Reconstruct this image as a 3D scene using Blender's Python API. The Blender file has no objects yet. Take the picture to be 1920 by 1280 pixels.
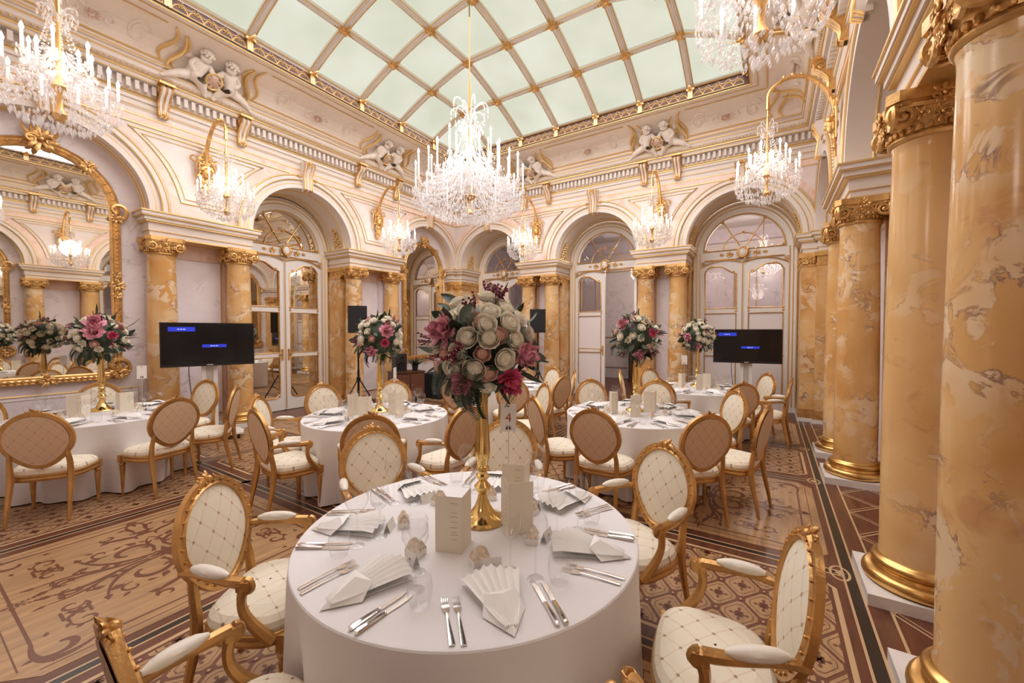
import bpy, math, random
from mathutils import Vector as V, Matrix as MX
pi = math.pi; R = math.radians; sin = math.sin; cos = math.cos
scn = bpy.context.scene; col = scn.collection
# ---------------------------------------------------------------- camera, world, exposure
cd = bpy.data.cameras.new('camera'); cam = bpy.data.objects.new('camera', cd); col.objects.link(cam)
cam.location = (0, 0, 1.735); cam.rotation_euler = (R(90 - 1.5), 0, R(32.4))
cd.sensor_width = 36; cd.lens = 765 / 1920 * 36; cd.clip_start = .05
scn.camera = cam
w = bpy.data.worlds.new('world'); scn.world = w; w.use_nodes = True
w.node_tree.nodes['Background'].inputs[0].default_value = (1, .86, .72, 1)
w.node_tree.nodes['Background'].inputs[1].default_value = .25
vs = scn.view_settings; vs.view_transform = 'Standard'; vs.look = 'None'; vs.gamma = 1; vs.use_curve_mapping = False
EXPO = 0.0; PANE = .92; SCON = 8.5; MAIN = 44; SKY = 375
vs.exposure = EXPO
cy_ = scn.cycles; cy_.max_bounces = 8; cy_.diffuse_bounces = 4; cy_.glossy_bounces = 3; cy_.transmission_bounces = 2; cy_.transparent_max_bounces = 10; cy_.caustics_reflective = True; cy_.caustics_refractive = False
sk = bpy.data.lights.new('glass_ceiling_light', 'AREA'); sk.shape = 'RECTANGLE'; sk.size = 6.5; sk.size_y = 7.2; sk.energy = SKY; sk.color = (.98, .94, 1.0)
so = bpy.data.objects.new('glass_ceiling_light', sk); col.objects.link(so); so.location = (-3.72, 4.87, 6.33)   # daylight and backlight falling through the glazed ceiling
random.seed(4)
# ---------------------------------------------------------------- room measures (metres)
XL, XR, YB, YF = -8.12, .72, 9.6, .14
UB = (-6.85, -3.70, -.55)      # arch centres along the back wall (x)
UL = (1.31, 4.87, 8.43)        # arch centres along the side walls (y)
HC = 1.22; RA = 1.04; ZE = 3.2; ZS = 3.58
# ---------------------------------------------------------------- materials
MT = {}
def nodes(name):
    m = bpy.data.materials.new(name); m.use_nodes = True; MT[name] = m
    nt = m.node_tree; return m, nt, nt.nodes['Principled BSDF']
def setp(b, **k):
    for n, v in k.items():
        b.inputs[n].default_value = v
def c4(c): return (c[0], c[1], c[2], 1)
def simple(name, c, rough=.5, metal=0, bump=0, bscale=60, var=0, vscale=6, **k):
    m, nt, b = nodes(name); setp(b, **{'Base Color': c4(c), 'Roughness': rough, 'Metallic': metal}, **k)
    if var or bump:
        tc = nt.nodes.new('ShaderNodeTexCoord'); n = nt.nodes.new('ShaderNodeTexNoise')
        nt.links.new(tc.outputs['Object'], n.inputs['Vector']); n.inputs['Detail'].default_value = 2
        n.inputs['Scale'].default_value = vscale if var else bscale
        if var:
            r = nt.nodes.new('ShaderNodeValToRGB'); r.color_ramp.elements[0].position = .3; r.color_ramp.elements[1].position = .7
            r.color_ramp.elements[0].color = c4([x * (1 - var) for x in c]); r.color_ramp.elements[1].color = c4([min(1, x * (1 + var)) for x in c])
            nt.links.new(n.outputs['Fac'], r.inputs[0]); nt.links.new(r.outputs[0], b.inputs['Base Color'])
        if bump:
            n2 = n
            if var:
                n2 = nt.nodes.new('ShaderNodeTexNoise'); nt.links.new(tc.outputs['Object'], n2.inputs['Vector']); n2.inputs['Scale'].default_value = bscale
            bp = nt.nodes.new('ShaderNodeBump'); bp.inputs['Strength'].default_value = bump; bp.inputs['Distance'].default_value = .01
            nt.links.new(n2.outputs['Fac'], bp.inputs['Height']); nt.links.new(bp.outputs[0], b.inputs['Normal'])
    return m
def marble(name, stops, vein, scale=1.6, vamt=.8, rough=.25, vscale=2.2, vw=.03, rnd=True, thr=.5):
    m, nt, b = nodes(name); L = nt.links.new; N = nt.nodes.new
    tc = N('ShaderNodeTexCoord'); src = tc.outputs['Object']
    if rnd:
        oi = N('ShaderNodeObjectInfo'); mu = N('ShaderNodeMath'); mu.operation = 'MULTIPLY'; mu.inputs[1].default_value = 37
        L(oi.outputs['Random'], mu.inputs[0]); va = N('ShaderNodeVectorMath'); va.operation = 'ADD'
        L(src, va.inputs[0]); L(mu.outputs[0], va.inputs[1]); src = va.outputs[0]
    n1 = N('ShaderNodeTexNoise'); n1.inputs['Scale'].default_value = scale; n1.inputs['Detail'].default_value = 4; n1.inputs['Distortion'].default_value = 1.2; n1.inputs['Roughness'].default_value = .62
    L(src, n1.inputs['Vector'])
    cr = N('ShaderNodeValToRGB'); e = cr.color_ramp.elements
    e[0].position = stops[0][0]; e[0].color = c4(stops[0][1]); e[1].position = stops[-1][0]; e[1].color = c4(stops[-1][1])
    for p, c in stops[1:-1]:
        x = e.new(p); x.color = c4(c)
    L(n1.outputs['Fac'], cr.inputs[0])
    n2 = N('ShaderNodeTexNoise'); n2.inputs['Scale'].default_value = vscale; n2.inputs['Detail'].default_value = 4; n2.inputs['Distortion'].default_value = 2.0; n2.inputs['Roughness'].default_value = .6
    L(src, n2.inputs['Vector'])
    sb = N('ShaderNodeMath'); sb.operation = 'SUBTRACT'; sb.inputs[1].default_value = .5; L(n2.outputs['Fac'], sb.inputs[0])
    ab = N('ShaderNodeMath'); ab.operation = 'ABSOLUTE'; L(sb.outputs[0], ab.inputs[0])
    mr = N('ShaderNodeMapRange'); mr.inputs['From Min'].default_value = 0; mr.inputs['From Max'].default_value = vw; mr.inputs['To Min'].default_value = vamt; mr.inputs['To Max'].default_value = 0
    L(ab.outputs[0], mr.inputs['Value'])
    n3 = N('ShaderNodeTexNoise'); n3.inputs['Scale'].default_value = vscale * 1.3; n3.inputs['Detail'].default_value = 1; L(src, n3.inputs['Vector'])
    mr2 = N('ShaderNodeMapRange'); mr2.inputs['From Min'].default_value = thr; mr2.inputs['From Max'].default_value = thr + .12; L(n3.outputs['Fac'], mr2.inputs['Value'])
    mm = N('ShaderNodeMath'); mm.operation = 'MULTIPLY'; L(mr.outputs[0], mm.inputs[0]); L(mr2.outputs[0], mm.inputs[1])
    mx = N('ShaderNodeMix'); mx.data_type = 'RGBA'; L(mm.outputs[0], mx.inputs['Factor']); L(cr.outputs[0], mx.inputs['A']); mx.inputs['B'].default_value = c4(vein)
    L(mx.outputs['Result'], b.inputs['Base Color']); setp(b, Roughness=rough)
    return m
def quilt(name, base, line, dot, ax=('X', 'Z'), p=.11, q=.13, lw=.035):
    """upholstery with a faint stitched diamond lattice and a small dot on each crossing"""
    m, nt, b = nodes(name); L = nt.links.new; N = nt.nodes.new
    tc = N('ShaderNodeTexCoord'); sx = N('ShaderNodeSeparateXYZ'); L(tc.outputs['Object'], sx.inputs[0])
    nz = N('ShaderNodeTexNoise'); nz.inputs['Scale'].default_value = 9; L(tc.outputs['Object'], nz.inputs['Vector'])
    def mth(op, a, c=None, d=None):
        n = N('ShaderNodeMath'); n.operation = op
        for i, x in enumerate((a, c, d)):
            if x is None: continue
            if isinstance(x, (int, float)): n.inputs[i].default_value = x
            else: L(x, n.inputs[i])
        return n.outputs[0]
    a = mth('MULTIPLY', sx.outputs[ax[0]], 1 / p); c = mth('MULTIPLY', sx.outputs[ax[1]], 1 / q)
    wob = mth('MULTIPLY', mth('SUBTRACT', nz.outputs['Fac'], .5), .22)
    u = mth('ADD', mth('ADD', a, c), wob); v = mth('SUBTRACT', mth('SUBTRACT', a, c), wob)
    du = mth('ABSOLUTE', mth('SUBTRACT', mth('FRACT', u), .5)); dv = mth('ABSOLUTE', mth('SUBTRACT', mth('FRACT', v), .5))
    ln = mth('LESS_THAN', mth('MINIMUM', du, dv), lw); dt = mth('LESS_THAN', mth('ADD', mth('MULTIPLY', du, du), mth('MULTIPLY', dv, dv)), .006)
    fade = mth('MULTIPLY', ln, .42)
    mx = N('ShaderNodeMix'); mx.data_type = 'RGBA'; L(fade, mx.inputs['Factor']); mx.inputs['A'].default_value = c4(base); mx.inputs['B'].default_value = c4(line)
    m2 = N('ShaderNodeMix'); m2.data_type = 'RGBA'; L(mth('MULTIPLY', dt, .8), m2.inputs['Factor']); L(mx.outputs['Result'], m2.inputs['A']); m2.inputs['B'].default_value = c4(dot)
    L(m2.outputs['Result'], b.inputs['Base Color']); setp(b, Roughness=.75)
    return m
def mixshader(name, tint, fac, rough=.03, diff=None, dfac=0):
    """clear glass: transparent with a fresnel sheen"""
    m, nt, b = nodes(name); L = nt.links.new; N = nt.nodes.new; nt.nodes.remove(b)
    t = N('ShaderNodeBsdfTransparent'); t.inputs[0].default_value = c4(tint)
    g = N('ShaderNodeBsdfGlossy'); g.inputs['Roughness'].default_value = rough
    lw = N('ShaderNodeLayerWeight'); lw.inputs['Blend'].default_value = .5
    pw = N('ShaderNodeMath'); pw.operation = 'POWER'; pw.inputs[1].default_value = 3; L(lw.outputs['Facing'], pw.inputs[0])
    ma = N('ShaderNodeMath'); ma.operation = 'MULTIPLY_ADD'; ma.inputs[1].default_value = fac * 1.6; ma.inputs[2].default_value = fac * .16; L(pw.outputs[0], ma.inputs[0])
    mx = N('ShaderNodeMixShader'); L(ma.outputs[0], mx.inputs[0]); L(t.outputs[0], mx.inputs[1]); L(g.outputs[0], mx.inputs[2])
    out = mx.outputs[0]
    if diff is not None:
        d = N('ShaderNodeBsdfTranslucent'); d.inputs[0].default_value = c4(diff); d2 = N('ShaderNodeBsdfDiffuse'); d2.inputs[0].default_value = c4(diff)
        m0 = N('ShaderNodeMixShader'); L(d.outputs[0], m0.inputs[1]); L(d2.outputs[0], m0.inputs[2])
        m2 = N('ShaderNodeMixShader'); m2.inputs[0].default_value = dfac; L(out, m2.inputs[1]); L(m0.outputs[0], m2.inputs[2]); out = m2.outputs[0]
    L(out, nt.nodes['Material Output'].inputs[0]); return m
def emis(name, c, s, sample=True):
    m, nt, b = nodes(name); setp(b, **{'Base Color': c4(c), 'Emission Color': c4(c), 'Emission Strength': s, 'Roughness': .4})
    if not sample: m.cycles.emission_sampling = 'NONE'
    return m
GOLD = simple('gilt', (.72, .44, .17), .34, .75, bump=.25, bscale=45, var=.18, vscale=9)
GOLDP = simple('polished_brass', (.80, .56, .22), .13, 1)
GOLDB = simple('satin_gilt', (.74, .46, .16), .27, .9)
GOLDC = simple('chair_gilt', (.58, .315, .105), .33, .62, bump=.2, bscale=70, var=.22, vscale=7)
GOLDT = simple('pale_gilt_line', (.80, .56, .24), .38, .6)
CREAM = simple('cream_plaster', (.79, .71, .645), .5)
CREAMC = marble('cove_plaster', [(.3, (.84, .73, .64)), (.6, (.88, .80, .72)), (.8, (.82, .68, .60))], (.74, .58, .50), .9, .25, .55, 2.5, .05, rnd=False)
WHITEP = simple('white_painted_wood', (.85, .81, .77), .38)
PINKW = marble('pale_pink_marble', [(.25, (.75, .64, .60)), (.5, (.79, .71, .665)), (.75, (.71, .59, .57))], (.66, .50, .50), 1.1, .35, .3, 1.6, .03, rnd=False)
PINK = marble('rose_marble', [(.3, (.80, .52, .42)), (.55, (.88, .68, .58)), (.75, (.72, .40, .32))], (.90, .78, .70), 2.2, .5, .3, 2.5, .04, rnd=False)
LAV = marble('lavender_marble', [(.3, (.76, .68, .70)), (.5, (.86, .80, .82)), (.75, (.78, .70, .72))], (.46, .36, .39), 1.2, .55, .25, 1.4, .03, rnd=False)
def breccia(name):
    m, nt, b = nodes(name); L = nt.links.new; N = nt.nodes.new
    tc = N('ShaderNodeTexCoord'); oi = N('ShaderNodeObjectInfo'); mu = N('ShaderNodeMath'); mu.operation = 'MULTIPLY'; mu.inputs[1].default_value = 37
    L(oi.outputs['Random'], mu.inputs[0]); va = N('ShaderNodeVectorMath'); va.operation = 'ADD'; L(tc.outputs['Object'], va.inputs[0]); L(mu.outputs[0], va.inputs[1]); src = va.outputs[0]
    def noise(sc, det, dist, ro=.55):
        n = N('ShaderNodeTexNoise'); n.inputs['Scale'].default_value = sc; n.inputs['Detail'].default_value = det; n.inputs['Distortion'].default_value = dist; n.inputs['Roughness'].default_value = ro; L(src, n.inputs['Vector']); return n.outputs['Fac']
    def mapr(v, a, c, d=0, e=1):
        n = N('ShaderNodeMapRange'); n.inputs['From Min'].default_value = a; n.inputs['From Max'].default_value = c; n.inputs['To Min'].default_value = d; n.inputs['To Max'].default_value = e; L(v, n.inputs['Value']); return n.outputs[0]
    def mth(op, a, c):
        n = N('ShaderNodeMath'); n.operation = op
        for i, x in enumerate((a, c)):
            if isinstance(x, (int, float)): n.inputs[i].default_value = x
            else: L(x, n.inputs[i])
        return n.outputs[0]
    def mix(f, a, c):
        n = N('ShaderNodeMix'); n.data_type = 'RGBA'; L(f, n.inputs['Factor'])
        for q, x in (('A', a), ('B', c)):
            if isinstance(x, tuple): n.inputs[q].default_value = c4(x)
            else: L(x, n.inputs[q])
        return n.outputs['Result']
    base = mix(mapr(noise(1.1, 2, .6), .36, .64), (.63, .33, .10), (.82, .54, .25))
    nb = noise(4.6, 6, .9, .62); zone = mapr(noise(1.7, 2, 0), .44, .56)
    patch = mapr(nb, .50, .535); c1 = mix(mth('MULTIPLY', mth('MULTIPLY', patch, zone), .75), base, (.84, .68, .46))
    rust = mapr(noise(5.5, 3, .5), .60, .70, 0, .55); c2 = mix(rust, c1, (.58, .26, .11))
    edge = mapr(mth('ABSOLUTE', mth('SUBTRACT', nb, .505), 0), 0, .030, 1, 0); brk = mapr(noise(4.2, 2, 0), .47, .58)
    c3 = mix(mth('MULTIPLY', mth('MULTIPLY', edge, brk), mth('MULTIPLY', zone, .85)), c2, (.20, .11, .12))
    L(c3, b.inputs['Base Color']); setp(b, Roughness=.17); return m
OCH = breccia('ochre_marble')
STONE = simple('white_marble_plinth', (.82, .78, .74), .3, var=.05)
CLOTH = simple('white_linen', (.80, .775, .775), .8)
NAPK = simple('white_napkin_linen', (.93, .91, .88), .75, bump=.1, bscale=250)
PAPER = simple('ivory_card', (.80, .72, .58), .6)
PAPERW = simple('white_card', (.86, .83, .78), .6)
KRAFT = simple('lace_cut_beige_paper', (.68, .56, .42), .7, var=.3, vscale=60)
SILV = simple('polished_silver', (.82, .78, .74), .14, 1)
GLASS = mixshader('drinking_glass', (.985, .985, .985), .36, .02)
PANEG = mixshader('door_glass', (.80, .76, .80), .25, .02)
MIRR = simple('mirror_glass', (.80, .76, .70), .015, 1)
CRYS = mixshader('cut_crystal', (.98, .98, .99), .46, .07, (1, .97, .95), .26)
BULB = emis('lit_candle_bulb', (1, .90, .78), 26, False)
CANDLE = emis('candle_sleeve', (1, .95, .88), .9, False)
PANEM = emis('backlit_opal_glass', (.86, .90, .74), PANE)
def _pane():
    nt = PANEM.node_tree; N = nt.nodes.new; L = nt.links.new; tc = N('ShaderNodeTexCoord'); n = N('ShaderNodeTexNoise'); n.inputs['Scale'].default_value = .9; n.inputs['Detail'].default_value = 2; L(tc.outputs['Object'], n.inputs['Vector'])
    r = N('ShaderNodeValToRGB'); r.color_ramp.elements[0].position = .35; r.color_ramp.elements[0].color = (.68, .71, .56, 1); r.color_ramp.elements[1].position = .68; r.color_ramp.elements[1].color = (.80, .82, .70, 1)
    L(n.outputs['Fac'], r.inputs[0]); L(r.outputs[0], nt.nodes['Principled BSDF'].inputs['Emission Color']); nt.nodes['Principled BSDF'].inputs['Base Color'].default_value = (.08, .08, .07, 1)
_pane(); PANEM.cycles.emission_sampling = 'NONE'
BLK = simple('black_plastic', (.012, .011, .011), .45)
BLKM = simple('black_metal', (.02, .02, .02), .4, .6)
SCREEN = simple('black_screen', (.006, .006, .008), .12)
BLUE = emis('blue_screen_bar', (.02, .04, .55), .55, False)
WHT = emis('screen_text', (.5, .6, 1), .3, False)
GREYM = simple('grey_metal', (.62, .59, .58), .4, .3)
WOODD = simple('dark_wood', (.09, .035, .02), .35, var=.4, vscale=12)
FABF = quilt('cream_quilted_back', (.84, .77, .62), (.70, .48, .32), (.36, .20, .12))
FABS = quilt('cream_quilted_seat', (.84, .77, .62), (.70, .48, .32), (.30, .18, .12), ('X', 'Y'), .125, .125)
FABB = quilt('tan_quilted_outer_back', (.70, .50, .33), (.48, .30, .17), (.48, .30, .17), p=.09, q=.11, lw=.035)
FABP = simple('cream_leather', (.82, .76, .66), .45)
def wood(name, c, var, sy=1):
    m, nt, b = nodes(name); L = nt.links.new; N = nt.nodes.new
    tc = N('ShaderNodeTexCoord'); mp = N('ShaderNodeMapping'); mp.inputs['Scale'].default_value = (1.2, 1.2, 1) if sy == 0 else (9, 1.1, 1)
    oi = N('ShaderNodeObjectInfo'); L(tc.outputs['Object'], mp.inputs['Vector']); mp.inputs['Rotation'].default_value = (0, 0, .9)
    n = N('ShaderNodeTexNoise'); n.inputs['Scale'].default_value = 2.2; n.inputs['Detail'].default_value = 3; n.inputs['Distortion'].default_value = .6; L(mp.outputs[0], n.inputs['Vector'])
    r = N('ShaderNodeValToRGB'); r.color_ramp.elements[0].position = .3; r.color_ramp.elements[1].position = .72
    r.color_ramp.elements[0].color = c4([x * (1 - var) for x in c]); r.color_ramp.elements[1].color = c4([min(1, x * (1 + var)) for x in c])
    L(n.outputs['Fac'], r.inputs[0]); L(r.outputs[0], b.inputs['Base Color']); setp(b, Roughness=.34); return m
WB = wood('walnut_parquet', (.135, .045, .022), .3); WL = wood('maple_parquet', (.44, .265, .13), .22); WK = simple('ebony_inlay', (.022, .014, .011), .3); WS = simple('light_stringing', (.60, .40, .22), .35); WD = simple('walnut_inlay', (.17, .062, .032), .35)
LEAFD = simple('dark_green_leaf', (.035, .060, .030), .5, var=.35, vscale=8); LEAFG = simple('grey_green_leaf', (.13, .17, .12), .6, var=.2, vscale=8)
ROSEW = simple('ivory_petal', (.96, .90, .76), .6, var=.05, vscale=20); ROSEP = simple('blush_petal', (.80, .52, .42), .6, var=.12, vscale=20)
PEON = simple('pink_petal', (.86, .38, .46), .6, var=.25, vscale=16); PEOD = simple('magenta_petal', (.74, .11, .22), .6, var=.25, vscale=16)
BERRY = simple('burgundy_sprig', (.20, .02, .05), .5)
PLAST = simple('white_stucco', (.84, .76, .68), .55, var=.08, vscale=10)
# ---------------------------------------------------------------- mesh builder
class MB:
    def __init__(s): s.v = []; s.f = []; s.m = []; s.T = MX.Identity(4)
    def add(s, vs, fs, m=0):
        o = len(s.v); T = s.T
        s.v += [tuple(T @ V(p)) for p in vs]
        s.f += [tuple(i + o for i in f) for f in fs]; s.m += [m] * len(fs); return s
    def box(s, a, b, m=0):
        x0, y0, z0 = a; x1, y1, z1 = b
        return s.add([(x0, y0, z0), (x1, y0, z0), (x1, y1, z0), (x0, y1, z0), (x0, y0, z1), (x1, y0, z1), (x1, y1, z1), (x0, y1, z1)],
                     [(0, 3, 2, 1), (4, 5, 6, 7), (0, 1, 5, 4), (1, 2, 6, 5), (2, 3, 7, 6), (3, 0, 4, 7)], m)
    def cbox(s, c, d, m=0): return s.box([c[i] - d[i] / 2 for i in range(3)], [c[i] + d[i] / 2 for i in range(3)], m)
    def lathe(s, prof, n=16, m=0, sq=None, caps=True):
        vs = []; fs = []
        for r, z in prof:
            for k in range(n):
                a = 2 * pi * k / n
                vs.append((r * cos(a), r * sin(a), z))
        for i in range(len(prof) - 1):
            for k in range(n):
                k2 = (k + 1) % n; fs.append((i * n + k, i * n + k2, (i + 1) * n + k2, (i + 1) * n + k))
        if caps:
            if prof[0][0] > 1e-5: fs.append(tuple(reversed(range(n))))
            if prof[-1][0] > 1e-5: fs.append(tuple(range((len(prof) - 1) * n, len(prof) * n)))
        return s.add(vs, fs, m)
    def tube(s, pts, r, n=6, m=0, closed=False, up=None, sec=None):
        """sweep a round (or given 2D) section along pts; r may be a list"""
        P = [V(p) for p in pts]; k = len(P)
        if not hasattr(r, '__len__'): r = [r] * k
        sec = sec or [(cos(2 * pi * j / n), sin(2 * pi * j / n)) for j in range(n)]; n = len(sec)
        nv = None; vs = []
        for i in range(k):
            if closed: t = P[(i + 1) % k] - P[i - 1]
            else: t = P[min(i + 1, k - 1)] - P[max(i - 1, 0)]
            if t.length < 1e-9: t = V((0, 0, 1))
            t.normalize()
            if up is not None: nv = V(up) - t * t.dot(V(up))
            elif nv is None: nv = t.orthogonal()
            else: nv = nv - t * nv.dot(t)
            if nv.length < 1e-6: nv = t.orthogonal()
            nv.normalize(); b = t.cross(nv)
            for a, c in sec: vs.append(tuple(P[i] + (nv * a + b * c) * r[i]))
        fs = []
        for i in range(k if closed else k - 1):
            i2 = (i + 1) % k
            for j in range(n):
                j2 = (j + 1) % n; fs.append((i * n + j, i * n + j2, i2 * n + j2, i2 * n + j))
        if not closed: fs.append(tuple(reversed(range(n)))); fs.append(tuple(range((k - 1) * n, k * n)))
        return s.add(vs, fs, m)
    def ell(s, c, r, nu=10, nv=6, m=0):
        rx, ry, rz = (r, r, r) if not hasattr(r, '__len__') else r
        vs = [(c[0], c[1], c[2] - rz)]; fs = []
        for i in range(1, nv):
            a = -pi / 2 + pi * i / nv
            for j in range(nu):
                b = 2 * pi * j / nu; vs.append((c[0] + rx * cos(a) * cos(b), c[1] + ry * cos(a) * sin(b), c[2] + rz * sin(a)))
        vs.append((c[0], c[1], c[2] + rz)); e = len(vs) - 1
        for j in range(nu):
            j2 = (j + 1) % nu; fs.append((0, 1 + j2, 1 + j)); fs.append((e, e - nu + j, e - nu + j2))
            for i in range(nv - 2): fs.append((1 + i * nu + j, 1 + i * nu + j2, 1 + (i + 1) * nu + j2, 1 + (i + 1) * nu + j))
        return s.add(vs, fs, m)
    def prism(s, poly, z0, z1, m=0):
        n = len(poly); vs = [(x, y, z0) for x, y in poly] + [(x, y, z1) for x, y in poly]
        fs = [tuple(reversed(range(n))), tuple(range(n, 2 * n))] + [(i, (i + 1) % n, n + (i + 1) % n, n + i) for i in range(n)]
        return s.add(vs, fs, m)
    def grid(s, f, nu, nv, m=0):
        vs = [f(i / nu, j / nv) for i in range(nu + 1) for j in range(nv + 1)]
        fs = [(i * (nv + 1) + j, (i + 1) * (nv + 1) + j, (i + 1) * (nv + 1) + j + 1, i * (nv + 1) + j + 1) for i in range(nu) for j in range(nv)]
        return s.add(vs, fs, m)
    def strip(s, A, B, m=0):
        n = len(A); return s.add(list(A) + list(B), [(i, i + 1, n + i + 1, n + i) for i in range(n - 1)], m)
    def mesh(s, name, mats, smooth=True, ang=40):
        me = bpy.data.meshes.new(name); me.from_pydata(s.v, [], s.f)
        for m in (mats if isinstance(mats, (list, tuple)) else [mats]): me.materials.append(m)
        if any(s.m): me.polygons.foreach_set('material_index', s.m)
        if smooth:
            me.polygons.foreach_set('use_smooth', [True] * len(me.polygons)); me.set_sharp_from_angle(angle=R(ang))
        me.update(); return me
    def build(s, name, mats, parent=None, smooth=True, ang=40, loc=None, rz=0):
        return obj(name, s.mesh(name, mats, smooth, ang), parent, loc, rz)
def obj(name, me, parent=None, loc=None, rz=0):
    o = bpy.data.objects.new(name, me); col.objects.link(o)
    if parent is not None: o.parent = parent; KIDS.setdefault(parent, []).append(o)
    if loc is not None: o.location = loc
    if rz: o.rotation_euler[2] = rz
    return o
KIDS = {}
def tag(o, label=None, cat=None, group=None, kind=None):
    if label: o['label'] = label
    if cat: o['category'] = cat
    if group: o['group'] = group
    if kind: o['kind'] = kind
    return o
def thing(name, label, cat, loc=(0, 0, 0), rz=0, group=None):
    o = bpy.data.objects.new(name, None); col.objects.link(o); o.location = loc; o.rotation_euler[2] = rz; o.empty_display_size = .1
    return tag(o, label, cat, group)
def struct(o): o['kind'] = 'structure'; return o
def root(name, loc=(0, 0, 0), rz=0):
    o = bpy.data.objects.new(name, None); col.objects.link(o); o.location = loc; o.rotation_euler[2] = rz; return o
def copy_tree(o, parent=None):
    c = o.copy(); col.objects.link(c); c.parent = parent
    for ch in KIDS.get(o, ()): KIDS.setdefault(c, []).append(copy_tree(ch, c))
    return c
def dup(src, loc, rz=0, label=None, group=None):
    c = copy_tree(src); c.location = loc; c.rotation_euler[2] = rz
    if label: c['label'] = label
    if group: c['group'] = group
    return c
def arc(cx, cy, r, a0, a1, n): return [(cx + r * cos(a0 + (a1 - a0) * i / n), cy + r * sin(a0 + (a1 - a0) * i / n)) for i in range(n + 1)]
def spiral(cx, cy, r0, r1, a0, a1, n=16):
    return [(cx + (r0 + (r1 - r0) * i / n) * cos(a0 + (a1 - a0) * i / n), cy + (r0 + (r1 - r0) * i / n) * sin(a0 + (a1 - a0) * i / n)) for i in range(n + 1)]
def bez(p0, p1, p2, p3, n=10):
    o = []
    for i in range(n + 1):
        t = i / n; q = 1 - t; o.append(tuple(q**3 * a + 3 * q * q * t * b + 3 * q * t * t * c + t**3 * d for a, b, c, d in zip(p0, p1, p2, p3)))
    return o
# ================================================================ FLOOR: inlaid parquet
mb = MB(); mb.box((-9.4, -3.0, -.2), (2.6, 16.2, 0)); floor = struct(mb.build('floor', [WB], smooth=False))
XI = [(-8.0, -6.45, 'P'), (-6.25, -5.2, 'L'), (-4.93, -3.07, 'P'), (-2.85, -1.70, 'L'), (-1.45, .40, 'P')]
YI = [(.3, 2.15, 'P'), (2.42, 3.55, 'L'), (3.82, 5.65, 'P'), (5.95, 7.18, 'L'), (7.47, 9.3, 'P')]
ZC = [0]
def ribbon(mb, pts, w, z, m=0, closed=False):
    """flat band following a 2D line; w a number or (start, middle, end) widths"""
    n = len(pts); A = []; B = []; ZC[0] += .000004; z += ZC[0] % .0004
    for i, p in enumerate(pts):
        a = pts[i - 1] if (i or closed) else p; b = pts[(i + 1) % n] if (i < n - 1 or closed) else p
        dx, dy = b[0] - a[0], b[1] - a[1]; l = math.hypot(dx, dy) or 1
        t = i / (n - 1)
        ww = w if not hasattr(w, '__len__') else (w[0] + (w[1] - w[0]) * 2 * t if t < .5 else w[1] + (w[2] - w[1]) * (2 * t - 1))
        nx, ny = -dy / l * ww / 2, dx / l * ww / 2
        A.append((p[0] + nx, p[1] + ny, z)); B.append((p[0] - nx, p[1] - ny, z))
    if closed: A.append(A[0]); B.append(B[0])
    mb.strip(A, B, m)
def leaf2(mb, p, a, l, w, z, m=0):
    c, s_ = cos(a), sin(a); ZC[0] += .000004; z += ZC[0] % .0004
    mb.add([(p[0] + c * x - s_ * y, p[1] + s_ * x + c * y, z) for x, y in ((0, 0), (l * .35, -w / 2), (l, 0), (l * .35, w / 2))], [(0, 1, 2, 3)], m)
def clip(poly, x0, y0, x1, y1):
    for ax, val, sg in ((0, x0, 1), (0, x1, -1), (1, y0, 1), (1, y1, -1)):
        out = []
        for i in range(len(poly)):
            a, b = poly[i - 1], poly[i]; da, db = (a[ax] - val) * sg, (b[ax] - val) * sg
            if (da >= 0) != (db >= 0):
                t = da / (da - db); out.append((a[0] + (b[0] - a[0]) * t, a[1] + (b[1] - a[1]) * t))
            if db >= 0: out.append(b)
        poly = out
        if len(poly) < 3: return []
    return poly
PX, PY = .255, .332
def rhomb(k, cut):
    a, b = PX / 2 * k, PY / 2 * k; t = cut
    return [(a - t * a, -t * b), (a - t * a, t * b), (t * a, b - t * b), (-t * a, b - t * b), (-a + t * a, t * b), (-a + t * a, -t * b), (-t * a, -b + t * b), (t * a, -b + t * b)]
def tile_polys():
    P = [(rhomb(.90, .13), 0, .0016)]
    o, i = rhomb(.73, .17), rhomb(.685, .17)
    for k in range(8): P.append(([o[k], o[(k + 1) % 8], i[(k + 1) % 8], i[k]], 1, .0021))
    for k in range(4):
        a = k * pi / 2; c, s_ = cos(a), sin(a); f = 1.0 if k % 2 == 0 else 1.2
        for q in ([(0, -.006), (.022, -.016), (.028, -.004), (.046, -.012), (.056, 0), (.046, .012), (.028, .004), (.022, .016), (0, .006)],):
            P.append(([((c * x - s_ * y) * (1 if k % 2 == 0 else 1), (s_ * x + c * y) * (f if k % 2 else 1)) for x, y in q], 1, .0021))
        a2 = a + pi / 4; P.append(([(cos(a2 + t) * r, sin(a2 + t) * r * 1.15) for r, t in ((.004, -.8), (.022, -.35), (.036, 0), (.022, .35), (.004, .8))], 1, .0021))
    return P
TP = tile_polys()
def tile_add(mb, cx, cy, rect=None):
    for poly, m, z in TP:
        q = [(cx + x, cy + y) for x, y in poly]
        if rect: q = clip(q, *rect)
        if len(q) < 3: continue
        if m == 0: mb.prism(q, .0004, z, 0)
        else: mb.add([(x, y, z) for x, y in q], [tuple(range(len(q)))], 1)
t0 = MB(); tile_add(t0, 0, 0); TILE = t0.mesh('floor_tile', [WL, WD], smooth=False)
full, rest, dark = [], MB(), MB()
plates = MB(); lines = MB(); nodesm = MB()
def rrect(x0, y0, x1, y1, c): return [(x0 + c, y0), (x1 - c, y0), (x1, y0 + c), (x1, y1 - c), (x1 - c, y1), (x0 + c, y1), (x0, y1 - c), (x0, y0 + c)]
panels = []
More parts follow.
